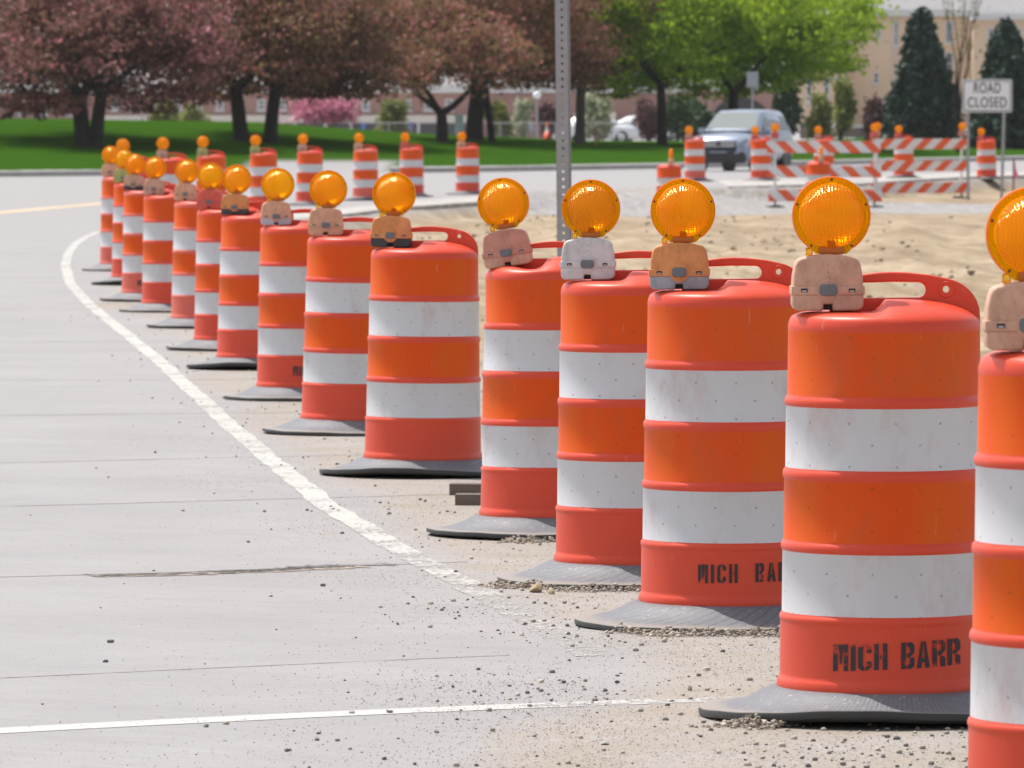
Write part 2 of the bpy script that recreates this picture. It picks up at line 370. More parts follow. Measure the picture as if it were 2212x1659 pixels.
def strip(name, pts, width, mat, lift=.002, step=.12, kind='structure', jitter=0.0, thick=None):
    P = np.array(pts, float); seg = np.hypot(*np.diff(P, axis=0).T); L = np.concatenate([[0], np.cumsum(seg)])
    n = max(2, int(L[-1] / step)); t = np.linspace(0, L[-1], n)
    # smooth the polyline by resampling + averaging
    X = np.interp(t, L, P[:, 0]); Y = np.interp(t, L, P[:, 1])
    kk = max(1, int(.5 / step)); ker = np.ones(2 * kk + 1) / (2 * kk + 1)
    if n > 4 * kk: X = np.convolve(np.pad(X, kk, 'reflect', reflect_type='odd'), ker, 'valid'); Y = np.convolve(np.pad(Y, kk, 'reflect', reflect_type='odd'), ker, 'valid')
    tx = np.gradient(X); ty = np.gradient(Y); l = np.hypot(tx, ty); tx /= l; ty /= l
    wv = width * (1 + jitter * (RNG.random(n) - .5)); off = jitter * width * (vnoise(t * 3, t * 0) - .5)
    m_ = 4
    rows = []
    for j in range(m_ + 1):
        s = (j / m_ - .5) * wv + off; x = X - ty * s; y = Y + tx * s; rows.append(np.stack([x, y, zg(x, y) + lift], -1))
    V = np.stack(rows, 1).reshape(-1, 3); fs = []
    for a in range(n - 1):
        for j in range(m_):
            q = a * (m_ + 1) + j; fs.append((q, q + 1, q + m_ + 2, q + m_ + 1))
    o = mesh_obj(name, V, fs, mat)
    return tag(o, kind=kind)
def paint_mat(name, col, wear):
    k = M(name); o = k.obj(False); n1 = k.noise(o, 55, 5, .75); n2 = k.noise(o, 3.0, 4, .6); n3 = k.noise(k.mapped(o, (40, 9, 1)), 1.0, 4, .6)
    # wear grows towards the camera end, where traffic and grit have scoured it
    y = k.n('ShaderNodeSeparateXYZ', {0: o}).outputs[1]; x = k.n('ShaderNodeSeparateXYZ', {0: o}).outputs[0]
    if wear == 'edge':
        near = k.math('MULTIPLY', k.math('SUBTRACT', 25.0, y, clamp=False), .055, clamp=True)
    else:
        near = k.math('MULTIPLY', k.math('ADD', x, .30), .55, clamp=True)
    s = k.math('ADD', k.math('ADD', k.math('MULTIPLY', n1, .75), k.math('MULTIPLY', n2, .45)), k.math('MULTIPLY', n3, .3))
    a = k.math('SUBTRACT', k.math('ADD', 0.965 if wear == 'edge' else 1.04, k.math('MULTIPLY', near, -.43)), k.math('SUBTRACT', s, .25))
    a = k.ramp(k.math('MULTIPLY', a, 1.0, clamp=True), [(.30, 0.0), (.44, 1.0)])
    c = k.mix(n2, tuple(v * .93 for v in col), col)
    return k.set(c, .7, alpha=a)
strip('edge_line', WLW[:-1], .105, paint_mat('white_paint_edge', (.46, .45, .42), 'edge'), jitter=.16)
strip('stop_line', [rayflat(*p) for p in ((-700,1625),(0,1580),(500,1556),(1000,1532),(1500,1515),(1760,1508))], .135, paint_mat('white_paint_stop', (.46, .45, .43), 'stop'), lift=.0012)
ym = paint_mat('faded_yellow_paint', (.56, .43, .28), 'edge')
strip('centre_line', [rayflat(*p) for p in ((-500,505),(0,459),(213,440),(330,431))], .5, ym, step=.5)
jm = M('joint_seal'); jo = jm.obj(False); ja = jm.ramp(jm.noise(jo, 7, 5, .7), [(.3, .2), (.55, .95)])
jm.set(jm.mix(jm.noise(jo, 20, 3), (.13, .12, .10), (.26, .24, .21)), .95, alpha=ja)
for i, (pts, wd) in enumerate((([(-600,1500),(0,1466),(480,1446),(700,1433),(1100,1418)], .012), ([(-600,1262),(0,1248),(200,1244),(500,1234),(800,1223),(1010,1215)], .028), ([(-600,1108),(0,1096),(400,1084),(800,1074),(1000,1068)], .024),
        ([(-600,1010),(0,1001),(660,985),(800,983)], .02), ([(-600,905),(0,898),(440,893),(640,892)], .028), ([(-600,826),(0,822),(400,820),(560,820)], .03), ([(-600,742),(0,739),(270,738),(420,738)], .04), ([(-500,668),(0,665),(200,665)], .05), ([(-500,600),(0,600),(150,599)], .06), ([(-500,545),(0,545),(150,545)], .06))):
    strip('pavement_joint', [rayflat(*p) for p in pts], wd, jm.m, lift=.001, jitter=.5, step=.05)
# broken spall along one joint, filled with grit
sm_ = M('spall_grit'); so_ = sm_.obj(False); sm_.set(sm_.mix(sm_.ramp(sm_.noise(so_, 30, 5, .8), [(.4, 0.0), (.6, 1.0)]), (.09, .08, .07), (.46, .38, .30)), .95, alpha=sm_.ramp(sm_.noise(sm_.mapped(so_, (1.5, 6, 1)), 5, 5, .7), [(.38, 0.0), (.46, 1.0)]))
strip('pavement_joint', [rayflat(*p) for p in ((200,1247),(360,1243),(520,1236),(700,1230),(800,1227))], .1, sm_.m, lift=.0018, jitter=.9, step=.02)

ck = M('crack'); co_ = ck.obj(False); ck.set((.055, .05, .042), .95, alpha=ck.ramp(ck.noise(ck.mapped(co_, (1.3, 5, 1)), 6, 6, .85), [(.49, 0.0), (.53, 1.0)]))
strip('pavement_joint', [rayflat(*p) for p in ((190,1246),(330,1241),(520,1233),(700,1226),(860,1222))], .13, ck.m, lift=.0024, jitter=1.0, step=.015)
# kerb along the far lawn
kc = simple('kerb_concrete', (.36, .345, .33), .9, var=.25, scale=3)
def build_kerb():
    xs = np.concatenate([np.linspace(-60, -7.3, 60), np.linspace(-3.3, 60, 80)]); V = []; fs = []
    for x in xs:
        y = float(kerb_y(x)); z = float(prof(y))
        V += [(x, y - .02, z - .1), (x, y, z + .125), (x, y + .03, z + .145), (x, y + 1.4, z + .16), (x, y + 1.4, z - .1)]
    for i in range(len(xs) - 1):
        if i == 59: continue
        for j in range(4): a = i * 5 + j; fs.append((a, a + 5, a + 6, a + 1))
    return tag(mesh_obj('kerb', V, fs, kc), kind='structure')
build_kerb()

# concrete slab edges standing over the excavation
def slab(name, top_pts, depth_in, thick, label):
    m_ = M('slab_concrete'); o_ = m_.obj(False); f = m_.noise(o_, 2.5, 6, .65); z_ = m_.noise(m_.mapped(o_, (1, 1, 6)), 3, 5, .7)
    m_.bump(z_, .8, .05); m_.set(m_.mix(m_.ramp(f, [(.35, 0.0), (.6, 1.0)]), (.27, .245, .21), (.46, .44, .42)), .92)
    P = np.array(top_pts, float); L = np.concatenate([[0], np.cumsum(np.hypot(*np.diff(P, axis=0).T))]); n = int(L[-1] / .25); t = np.linspace(0, L[-1], n)
    X = np.interp(t, L, P[:, 0]); Y = np.interp(t, L, P[:, 1]); V = []; fs = []
    for i in range(n):
        x, y = X[i], Y[i]; z = float(prof(y)) + .006; jx = .06 * (RNG.random() - .5)
        V += [(x + jx, y - .12 + .08 * RNG.random(), z - thick), (x + jx * .5, y - .1 + .03 * RNG.random(), z - .03), (x, y - .08, z), (x, y + depth_in, float(prof(y + depth_in)) + .006), (x, y + depth_in, z - thick)]
    for i in range(n - 1):
        for j in range(4): a = i * 5 + j; fs.append((a, a + 5, a + 6, a + 1))
    fs.append((0, 1, 2, 3, 4)); fs.append(tuple((n - 1) * 5 + j for j in (4, 3, 2, 1, 0)))
    return tag(mesh_obj(name, V, fs, m_.m), kind='structure')
slab('pavement_slab', [(-4.2, 98), (-2.85, 109), (-1.9, 118.4), (-.5, 126.5)], 9.0, .42, '')
slab('pavement_slab', [(4.9, 148.6), (8.2, 153.2), (11.7, 167.2), (22, 190)], 9.0, .42, '')

# ================================================================== materials of the drums
def plastic(name, col, fade, rough=.42, scr=.5):
    k = M(name); o = k.obj(); n1 = k.noise(o, 5, 5, .6); n2 = k.noise(k.mapped(o, (1, 1, .35)), 60, 4, .7); n3 = k.noise(k.mapped(o, (30, 30, 6)), 1.5, 6, .8)
    c = k.mix(n1, col, fade)
    c = k.mix(k.math('MULTIPLY', k.ramp(n3, [(.62, 0.0), (.75, 1.0)]), scr), c, (.62, .34, .27))
    c = k.mix(k.math('MULTIPLY', k.ramp(n2, [(.66, 0.0), (.72, 1.0)]), .35), c, (.12, .06, .04))
    k.bump(n2, .06, .003)
    return k.set(c, rough, spec=.5)
def sheeting(name, col, col2, dark, tick):
    k = M(name); o = k.obj(); uv = k.n('ShaderNodeTexCoord').outputs['UV']
    sx = k.n('ShaderNodeSeparateXYZ', {0: uv}); u, v = sx.outputs[0], sx.outputs[1]
    # sheeting is made of cells that shift slightly in tone around the drum
    blk = k.noise(k.mapped(uv, (9, .6, 1)), 1.0, 1, .3); rnd = k.n('ShaderNodeObjectInfo').outputs['Random']
    c = k.mix(k.ramp(blk, [(.35, 0.0), (.65, 1.0)]), col, col2); c = k.mix(k.math('MULTIPLY', rnd, .22), c, tuple(v * .8 + .05 for v in col))
    # small maker ticks at a regular stagger
    row = k.math('FLOOR', k.math('DIVIDE', v, .052)); uu = k.math('ADD', k.math('DIVIDE', u, .118), k.math('MULTIPLY', row, .5))
    fu = k.math('MULTIPLY', k.math('SUBTRACT', k.math('FRACT', uu), .5), .118); fv = k.math('MULTIPLY', k.math('SUBTRACT', k.math('FRACT', k.math('DIVIDE', v, .052)), .5), .052)
    wob = k.math('MULTIPLY', k.math('SUBTRACT', k.noise(o, 70, 3), .5), .022)
    r = k.math('SQRT', k.math('ADD', k.math('POWER', k.math('ADD', fu, wob), 2.0), k.math('POWER', fv, 2.0)))
    c = k.mix(k.math('MULTIPLY', k.math('LESS_THAN', r, .0034), tick), c, dark)
    sp = k.n('ShaderNodeTexVoronoi', {'Vector': o, 'Scale': 38.0}).outputs['Distance']
    c = k.mix(k.math('MULTIPLY', k.math('LESS_THAN', sp, .055), .4), c, dark)
    gr = k.noise(k.mapped(o, (1, 1, .5)), 6, 6, .7); c = k.mix(k.math('MULTIPLY', k.ramp(gr, [(.52, 0.0), (.72, 1.0)]), .34), c, (.36, .33, .29) if tick > .6 else (.42, .12, .05))
    sc = k.noise(k.mapped(o, (26, 26, 2.4)), 3.0, 5, .8); c = k.mix(k.math('MULTIPLY', k.ramp(sc, [(.64, 0.0), (.72, 1.0)]), .45), c, (.6, .42, .33))
    lo = k.math('MULTIPLY', k.ramp(k.math('ADD', k.math('MULTIPLY', v, -1.6), k.math('MULTIPLY', k.noise(k.mapped(uv, (14, 2.0, 1)), 1.0, 5, .7), 1.3)), [(.35, 0.0), (.6, 1.0)]), .25); c = k.mix(lo, c, (.40, .33, .26))
    fine = k.noise(o, 240, 2, .5); k.bump(fine, .05, .001)
    return k.set(c, k.math('ADD', .38, k.math('MULTIPLY', gr, .2)), spec=.16)
MP = plastic('orange_plastic', (.66, .046, .012), (.70, .066, .022))
MPR = plastic('orange_plastic_faded', (.66, .085, .05), (.70, .14, .095))
MO = sheeting('orange_sheeting', (.74, .074, .001), (.72, .105, .002), (.25, .05, .02), .35)
MW = sheeting('white_sheeting', (.60, .605, .62), (.64, .64, .665), (.16, .16, .17), .55)
def rubber_mat():
    k = M('tyre_rubber'); o = k.obj(); uv = k.n('ShaderNodeTexCoord').outputs['UV']; s = k.n('ShaderNodeSeparateXYZ', {0: uv}); u, v = s.outputs[0], s.outputs[1]
    oi = k.n('ShaderNodeObjectInfo').outputs['Random']
    ribs = k.math('ABSOLUTE', k.math('SUBTRACT', k.math('FRACT', u), .5)); ribs = k.math('MULTIPLY', ribs, 2.0)
    n = k.noise(o, 9, 6, .65); d = k.noise(o, 70, 4, .8); n2 = k.noise(k.mapped(o, (1, 1, .2)), 26, 4, .7)
    c = k.mix(n, (.105, .112, .125), (.19, .198, .215))
    c = k.mix(k.math('MULTIPLY', k.ramp(ribs, [(.82, 0.0), (.97, 1.0)]), .7), c, (.05, .052, .055))
    c = k.mix(k.math('MULTIPLY', k.ramp(d, [(.58, 0.0), (.66, 1.0)]), .6), c, (.42, .40, .38))
    # dust lies towards the rim
    rim = k.math('ADD', k.math('MULTIPLY', k.math('SUBTRACT', v, .62), 3.2), k.math('SUBTRACT', n2, .5))
    c = k.mix(k.math('MULTIPLY', k.ramp(rim, [(.15, 0.0), (.75, 1.0)]), .6), c, (.34, .30, .25))
    side = k.math('GREATER_THAN', v, 1.005); c = k.mix(side, c, (.035, .037, .037))
    k.bump(k.math('ADD', k.math('MULTIPLY', ribs, -.6), k.math('MULTIPLY', d, .6)), .3, .002)
    return k.set(c, .55, spec=.5)
MRUB = rubber_mat()
MTXT = M('stencil_black'); _o = MTXT.obj(); MTXT.set((.025, .023, .025), .6, alpha=MTXT.ramp(MTXT.noise(_o, 42, 4, .7), [(.34, .15), (.44, 1.0)]))
MTXT2 = M('stencil_black_worn'); _o = MTXT2.obj(); MTXT2.set((.03, .025, .03), .6, alpha=MTXT2.ramp(MTXT2.noise(_o, 32, 3, .6), [(.36, .25), (.44, 1.0)]))
def case_mat(name, col, g=.35):
    k = M(name); o = k.obj(); n1 = k.noise(o, 14, 6, .65); n2 = k.noise(k.mapped(o, (1, 1, .4)), 46, 5, .8); n3 = k.noise(k.mapped(o, (60, 60, 8)), 1.5, 5, .8)
    c = k.mix(k.ramp(n1, [(.3, 0.0), (.7, 1.0)]), tuple(v * .85 for v in col), tuple(min(1, v * 1.12 + .02) for v in col))
    c = k.mix(k.math('MULTIPLY', k.ramp(n2, [(.48, 0.0), (.68, 1.0)]), g), c, tuple(v * .25 + .02 for v in col))
    c = k.mix(k.math('MULTIPLY', k.ramp(n3, [(.62, 0.0), (.78, 1.0)]), .5), c, (.66, .6, .55))
    k.bump(n2, .1, .002)
    return k.set(c, .6)
CASES = {'pink': (.60, .34, .23), 'orange': (.70, .27, .08), 'white': (.62, .60, .59), 'rose': (.55, .24, .17), 'peach': (.68, .36, .22), 'red': (.70, .10, .06),
         'lime': (.42, .42, .13), 'grey': (.32, .33, .36), 'black': (.035, .038, .042), 'palegrey': (.50, .48, .52)}
CM = {k_: case_mat('case_' + k_, v_) for k_, v_ in CASES.items()}
MGREY = simple('latch_grey', (.14, .16, .18), .5, scale=60)
MDARK = simple('dark_gap', (.03, .022, .02), .8)

def amber(name, tint, refl, glow, body=.36, gloss=.42):
    """coloured clear plastic: lets light through, scatters some of it, glossy moulded ribs"""
    k = M(name); o = k.n('ShaderNodeTexCoord').outputs['Object']; s = k.n('ShaderNodeSeparateXYZ', {0: o}); x, z = s.outputs[0], s.outputs[2]
    rib = k.math('SINE', k.math('MULTIPLY', x, 760.0)); rib2 = k.math('SINE', k.math('MULTIPLY', z, 1500.0))
    rad = k.math('SQRT', k.math('ADD', k.math('POWER', x, 2.0), k.math('POWER', z, 2.0))); ring = k.math('SINE', k.math('MULTIPLY', rad, 1300.0))
    h = k.math('ADD', k.math('ADD', k.math('MULTIPLY', rib, .8), k.math('MULTIPLY', rib2, .45)), k.math('MULTIPLY', ring, .6))
    bp = k.n('ShaderNodeBump', {'Strength': .9, 'Distance': .0022, 'Height': h}).outputs[0]
    tr = k.n('ShaderNodeBsdfTransparent', {'Color': (*tint, 1)}).outputs[0]
    tl = k.n('ShaderNodeBsdfTranslucent', {'Color': (*glow, 1), 'Normal': bp}).outputs[0]
    df = k.n('ShaderNodeBsdfDiffuse', {'Color': (*refl, 1), 'Normal': bp}).outputs[0]
    gl = k.n('ShaderNodeBsdfGlossy', {'Color': (1, .82, .35, 1), 'Roughness': .18, 'Normal': bp}).outputs[0]
    m1 = k.n('ShaderNodeMixShader', {0: .35, 1: tl, 2: df}).outputs[0]
    m2 = k.n('ShaderNodeMixShader', {0: body, 1: tr, 2: m1}).outputs[0]
    fr = k.n('ShaderNodeFresnel', {'IOR': 1.4, 'Normal': bp}).outputs[0]
    m3 = k.n('ShaderNodeMixShader', {0: k.math('ADD', k.math('MULTIPLY', fr, gloss), .01, clamp=True), 1: m2, 2: gl}).outputs[0]
    k.link(m3, k.out.inputs[0]); return k.m
def reflector(name, col):
    k = M(name); o = k.n('ShaderNodeTexCoord').outputs['Object']; s = k.n('ShaderNodeSeparateXYZ', {0: o}); x, z = s.outputs[0], s.outputs[2]
    v = k.n('ShaderNodeTexVoronoi', {'Vector': o, 'Scale': 170.0}).outputs['Distance']; rib = k.math('SINE', k.math('MULTIPLY', x, 700.0))
    h = k.math('ADD', k.math('MULTIPLY', v, 1.4), k.math('MULTIPLY', rib, .5)); k.bump(h, .8, .004)
    tl = k.n('ShaderNodeBsdfTranslucent', {'Color': (*col, 1)}).outputs[0]
    k.b.inputs['Base Color'].default_value = (*col, 1); k.b.inputs['Roughness'].default_value = .3; k.b.inputs['Specular IOR Level'].default_value = 1.0; k.b.inputs['Specular Tint'].default_value = (1, .85, .3, 1)
    tr = k.n('ShaderNodeBsdfTransparent', {'Color': (1, .78, .3, 1)}).outputs[0]
    a = k.n('ShaderNodeMixShader', {0: .78, 1: k.b.outputs[0], 2: tl}).outputs[0]
    b_ = k.n('ShaderNodeMixShader', {0: .45, 1: a, 2: tr}).outputs[0]
    k.link(b_, k.out.inputs[0]); return k.m
def glint_bowl(name, col):  # inner bowl added to throw a sun hot spot through the lens
    k = M(name); o = k.n('ShaderNodeTexCoord').outputs['Object']; s = k.n('ShaderNodeSeparateXYZ', {0: o}); x, z = s.outputs[0], s.outputs[2]
    h = k.math('ADD', k.math('MULTIPLY', k.math('SINE', k.math('MULTIPLY', x, 620.0)), .6), k.math('MULTIPLY', k.math('SINE', k.math('MULTIPLY', z, 900.0)), .25))
    h = k.math('ADD', h, k.math('MULTIPLY', k.noise(o, 130, 2), .8))
    bp = k.n('ShaderNodeBump', {'Strength': .35, 'Distance': .0015, 'Height': h}).outputs[0]
    gl = k.n('ShaderNodeBsdfGlossy', {'Color': (1, .80, .12, 1), 'Roughness': .27, 'Normal': bp}).outputs[0]
    tl = k.n('ShaderNodeBsdfTranslucent', {'Color': (*col, 1), 'Normal': bp}).outputs[0]; tr = k.n('ShaderNodeBsdfTransparent', {'Color': (1, .85, .45, 1)}).outputs[0]
    a = k.n('ShaderNodeMixShader', {0: .25, 1: gl, 2: tl}).outputs[0]; k.link(k.n('ShaderNodeMixShader', {0: .48, 1: a, 2: tr}).outputs[0], k.out.inputs[0]); return k.m
GLINT_BOWL = glint_bowl('amber_glint_bowl', (1, .5, .01))
LENS = {'amber': (amber('amber_lens', (1, .72, .12), (1, .40, .002), (1, .46, .002)), reflector('amber_lens_back', (1.0, .56, .008))),
        'ochre': (amber('ochre_lens', (1, .66, .08), (.72, .34, .003), (.75, .38, .003)), reflector('ochre_lens_back', (.70, .36, .008))),
        'yellow': (amber('yellow_lens', (1, .82, .1), (.95, .55, .004), (1, .62, .004)), reflector('yellow_lens_back', (1.0, .66, .01)))}
MRIM = M('amber_rim'); MRIM.set((1.0, .30, .015), .3, spec=.6)
_tl = MRIM.n('ShaderNodeBsdfTranslucent', {'Color': (1, .36, .01, 1)}).outputs[0]; _mx = MRIM.n('ShaderNodeMixShader', {0: .5, 1: MRIM.b.outputs[0], 2: _tl}).outputs[0]; MRIM.link(_mx, MRIM.out.inputs[0]); MRIM = MRIM.m
FLANGE = amber('amber_flange', (1, .85, .12), (1, .66, .002), (1, .75, .003), .75, .2)
MNECK = M('amber_neck').set((.50, .13, .01), .45)
MSCREW = simple('screw', (.09, .03, .02), .5)

# ================================================================== drum meshes
def barrel_mesh(bumpy=0.0, faded=False):
    # (radius, z, material going up from here) 0 plastic 1 orange sheeting 2 white sheeting
    P = [(.2600, .048, 0), (.2615, .054, 0), (.2600, .068, 0), (.2575, .074, 0), (.2545, .078, 0), (.2540, .085, 0), (.2525, .209, 0), (.2530, .214, 0), (.2550, .218, 0), (.2550, .224, 0), (.2530, .229, 0), (.2500, .2315, 0), (.2490, .235, 2),
         (.2475, .385, 0), (.2500, .388, 0), (.2515, .391, 0), (.2515, .400, 0), (.2490, .406, 0), (.2460, .409, 0), (.2448, .412, 1), (.2435, .560, 0), (.2458, .563, 0), (.2472, .567, 0), (.2472, .576, 0), (.2448, .582, 0), (.2418, .585, 0), (.2408, .588, 2),
         (.2395, .738, 0), (.2418, .741, 0), (.2432, .745, 0), (.2432, .753, 0), (.2408, .758, 0), (.2378, .762, 0), (.2362, .766, 1), (.2345, .922, 0), (.2350, .926, 0), (.2345, .936, 0), (.2315, .946, 0)]
    seg = 64; V = []; fs = []; mi = []; uvs = []
    for r, z, m_ in P:
        for i in range(seg):
            a = 2 * PI * i / seg; rr = r * (1 + bumpy * .008 * math.sin(3 * a + z * 9) + bumpy * .004 * math.sin(7 * a - z * 23)); V.append((rr * math.cos(a), rr * math.sin(a), z))
    for k in range(len(P) - 1):
        for i in range(seg):
            j = (i + 1) % seg; fs.append((k * seg + i, k * seg + j, (k + 1) * seg + j, (k + 1) * seg + i)); mi.append(P[k][2])
            u0, u1 = i / seg * 1.55, (i + 1) / seg * 1.55; uvs += [(u0, P[k][1]), (u1, P[k][1]), (u1, P[k + 1][1]), (u0, P[k + 1][1])]
    # lid: flat ledge under the light on one side, raised dome on the other
    R0 = .2315; prev = (len(P) - 1) * seg; rings = [.985, .96, .925, .88, .82, .74, .64, .52, .40, .28, .15]
    for q in rings:
        b = len(V)
        for i in range(seg):
            a = 2 * PI * i / seg; x = q * R0 * math.cos(a); y = q * R0 * math.sin(a)
            left = .968 - (q ** 14) * .018; right = .998 - .040 * q ** 3.2 - (q ** 16) * .010
            t = float(sm(-.028, .004, np.array(x))); z = left * (1 - t) + right * t
            z += bumpy * .010 * math.sin(x * 30) * (1 - q ** 4)
            V.append((x, y, z))
        for i in range(seg):
            j = (i + 1) % seg; fs.append((prev + i, prev + j, b + j, b + i)); mi.append(0); uvs += [(0, 0)] * 4
        prev = b
    V.append((0, 0, .996)); c = len(V) - 1
    for i in range(seg): fs.append((prev + i, prev + (i + 1) % seg, c)); mi.append(0); uvs += [(0, 0)] * 3
    me = bpy.data.meshes.new('barrel'); me.from_pydata(V, [], fs); me.update()
    for m_ in (MPR if faded else MP, MO, MW): me.materials.append(m_)
    me.polygons.foreach_set('material_index', mi); me.polygons.foreach_set('use_smooth', [True] * len(fs))
    uv = me.uv_layers.new(name='UVMap'); uv.data.foreach_set('uv', np.array(uvs, np.float32).ravel())
    return me
def handle_mesh():
    out = [(-.135, .966), (-.128, 1.02), (-.110, 1.045), (-.085, 1.053), (-.050, 1.058), (-.015, 1.0625), (.018, 1.064), (.052, 1.063), (.084, 1.060), (.11, 1.057), (.133, 1.0525), (.155, 1.048), (.1745, 1.0425), (.191, 1.034), (.206, 1.022), (.217, 1.010), (.226, .995), (.2325, .976), (.2345, .955), (.2345, .935), (.20, .935), (.0, .955), (-.135, .955)]
    slot = [(-.085, 1.0), (-.102, 1.008), (-.108, 1.02), (-.100, 1.031), (-.085, 1.0355), (-.04, 1.0375), (.02, 1.0395), (.079, 1.0387)] + arc(.083, 1.020, .0185, 85, -85, 8) + [(.07, 1.0015), (0, 1.0005)]
    eye = arc(.151, 1.0216, .0088, 0, 345, 14)
    me1 = outline('handle', [out, slot, eye], .028, .005, MP)
    bm = bmesh.new()
    prof_ = [(.0085, -.0155), (.019, -.0165), (.0205, -.0145), (.0205, .0145), (.019, .0165), (.0085, .0155)]
    lathe(bm, prof_ + [prof_[0]], 24, axis='y')
    bmesh.ops.translate(bm, vec=(.151, 0, 1.0216), verts=bm.verts)
    me2 = bpy.data.meshes.new('boss'); bm.to_mesh(me2); bm.free()
    return join_meshes('handle', [(me1, 0), (me2, 0)], [MP])
def base_mesh(seed, curl=0.0, thick=.022, nr=160, slant=0.0):
    rg = random.Random(seed); seg = 96; ph = [rg.random() * 6.28 for _ in range(6)]
    prof_ = [(.245, .052, 0.0), (.262, .052, .05), (.275, .050, .12), (.290, .044, .22), (.308, .034, .34), (.330, .0225, .47), (.356, .012, .6), (.385, .004, .72), (.415, .0005, .86), (.438, -.0005, .96), (.446, -.002, 1.0), (.449, -.009, 1.02), (.447, -.018, 1.04), (.43, -.021, 1.1)]
    V = []; fs = []; uvs = []
    for r, z, v in prof_:
        for i in range(seg):
            a = 2 * PI * i / seg; e = max(0, (r - .3) / .15)
            rr = r * (1 + e * (.010 * math.sin(2 * a + ph[0]) + .004 * math.sin(5 * a + ph[1]) + .0015 * math.sin(11 * a + ph[2])))
            zz = (z * (thick / .022) if z < 0 else z) + e * e * (curl * (.5 + .5 * math.cos(a - 3.5)) ** 6 * .03 + .0012 * (1 + math.sin(7 * a + ph[4])) + .0006 * (1 + math.sin(17 * a + ph[5])))
            V.append((rr * math.cos(a), rr * math.sin(a), zz))
    n = len(prof_)
    for k in range(n - 1):
        for i in range(seg):
            j = (i + 1) % seg; fs.append((k * seg + i, (k + 1) * seg + i, (k + 1) * seg + j, k * seg + j)); u0, u1 = i / seg * nr, (i + 1) / seg * nr; va, vb = prof_[k][2], prof_[k+1][2]; sa, sb = va * slant * nr / 40, vb * slant * nr / 40
            uvs += [(u0 + sa, va), (u0 + sb, vb), (u1 + sb, vb), (u1 + sa, va)]
    me = bpy.data.meshes.new('rubber_base'); me.from_pydata(V, [], fs); me.update(); me.materials.append(MRUB)
    me.polygons.foreach_set('use_smooth', [True] * len(fs)); me.set_sharp_from_angle(angle=R(50))
    uv = me.uv_layers.new(name='UVMap'); uv.data.foreach_set('uv', np.array(uvs, np.float32).ravel()); return me
def strokes(text, h, wd, weight, gap=.28, stencil=True):
    """block stencil letters as quads in x-z; returns quads and total width"""
    Q = []; x = 0; b = weight
    def rect(x0, x1, z0, z1): Q.append([(x + x0, z0), (x + x1, z0), (x + x1, z1), (x + x0, z1)])
    def quad(*p): Q.append([(x + a, z) for a, z in p])
    for ch in text:
        w_ = wd; g = h * .05 if stencil else 0
        if ch == ' ': x += wd * .85; continue
        if ch == 'I': rect(0, b, 0, h); x += b + wd * gap; continue
        if ch == 'M':
            rect(0, b * .9, 0, h); rect(w_ * 1.1 - b * .9, w_ * 1.1, 0, h); quad((b, h), (b * 1.9, h), (w_ * .62, h * .3), (w_ * .5, h * .25)); quad((w_ * 1.1 - b * 1.9, h), (w_ * 1.1 - b, h), (w_ * .6, h * .25), (w_ * .5, h * .3)); x += w_ * 1.1 + wd * gap; continue
        if ch == 'C':
            quad((0, h * .12), (b, h * .2), (b, h * .8), (0, h * .88)); quad((0, h * .88), (b, h * .8), (w_ * .45, h * .86), (w_ * .45, h), (b * .8, h)); quad((0, h * .12), (b, h * .2), (w_ * .45, h * .14), (w_ * .45, 0), (b * .8, 0))
            quad((w_ * .45 + g, h), (w_ * .45 + g, h * .86), (w_ - b, h * .8), (w_ - b, h * .66), (w_, h * .66), (w_, h * .88), (w_ - b, h)); quad((w_ * .45 + g, 0), (w_ * .45 + g, h * .14), (w_ - b, h * .2), (w_ - b, h * .34), (w_, h * .34), (w_, h * .12), (w_ - b, 0))
        if ch == 'H':
            rect(0, b, 0, h); rect(w_ - b, w_, 0, h); rect(b + g, w_ - b - g, h * .43, h * .57)
        if ch in 'BR':
            rect(0, b, 0, h)
            quad((b + g, h), (b + g, h * .86), (w_ - b, h * .8), (w_ - b, h * .62), (w_, h * .6), (w_, h * .88), (w_ - b * .6, h)); quad((b + g, h * .57), (b + g, h * .43), (w_ - b, h * .43), (w_, h * .6), (w_ - b, h * .62))
            if ch == 'B': quad((b + g, 0), (b + g, h * .14), (w_ - b, h * .2), (w_ - b, h * .4), (w_, h * .42), (w_, h * .12), (w_ - b * .6, 0))
            else: quad((w_ - b, 0), (w_, 0), (w_, h * .34), (w_ - b * .7, h * .42), (w_ - b, h * .40))
        if ch == 'A':
            quad((0, 0), (b, 0), (w_ * .48, h), (w_ * .32, h)); quad((w_ - b, 0), (w_, 0), (w_ * .68, h), (w_ * .52, h)); rect(w_ * .3, w_ * .7, h * .22, h * .36)
        x += w_ + wd * gap
    return Q, x
def stencil(parent, text, x_left, z0, h, wd, weight, rad, slope=0.0, worn=False, seed=0, gap=.28):
    Q, W = strokes(text, h, wd, weight, gap); V = []; fs = []; rg = random.Random(seed); rr = rad + .0015
    for q in Q:
        b = len(V); f = []
        for (x, z) in q:
            xx = x_left + x; z_ = z + z0 + slope * x + rg.uniform(-1, 1) * h * .012; th = math.asin(max(-1, min(1, xx / rr)))
            V.append((rr * math.sin(th), -rr * math.cos(th), z_)); f.append(len(V) - 1)
        fs.append(f)
    return mesh_obj('stencil_text', V, fs, MTXT2.m if worn else MTXT.m, parent)

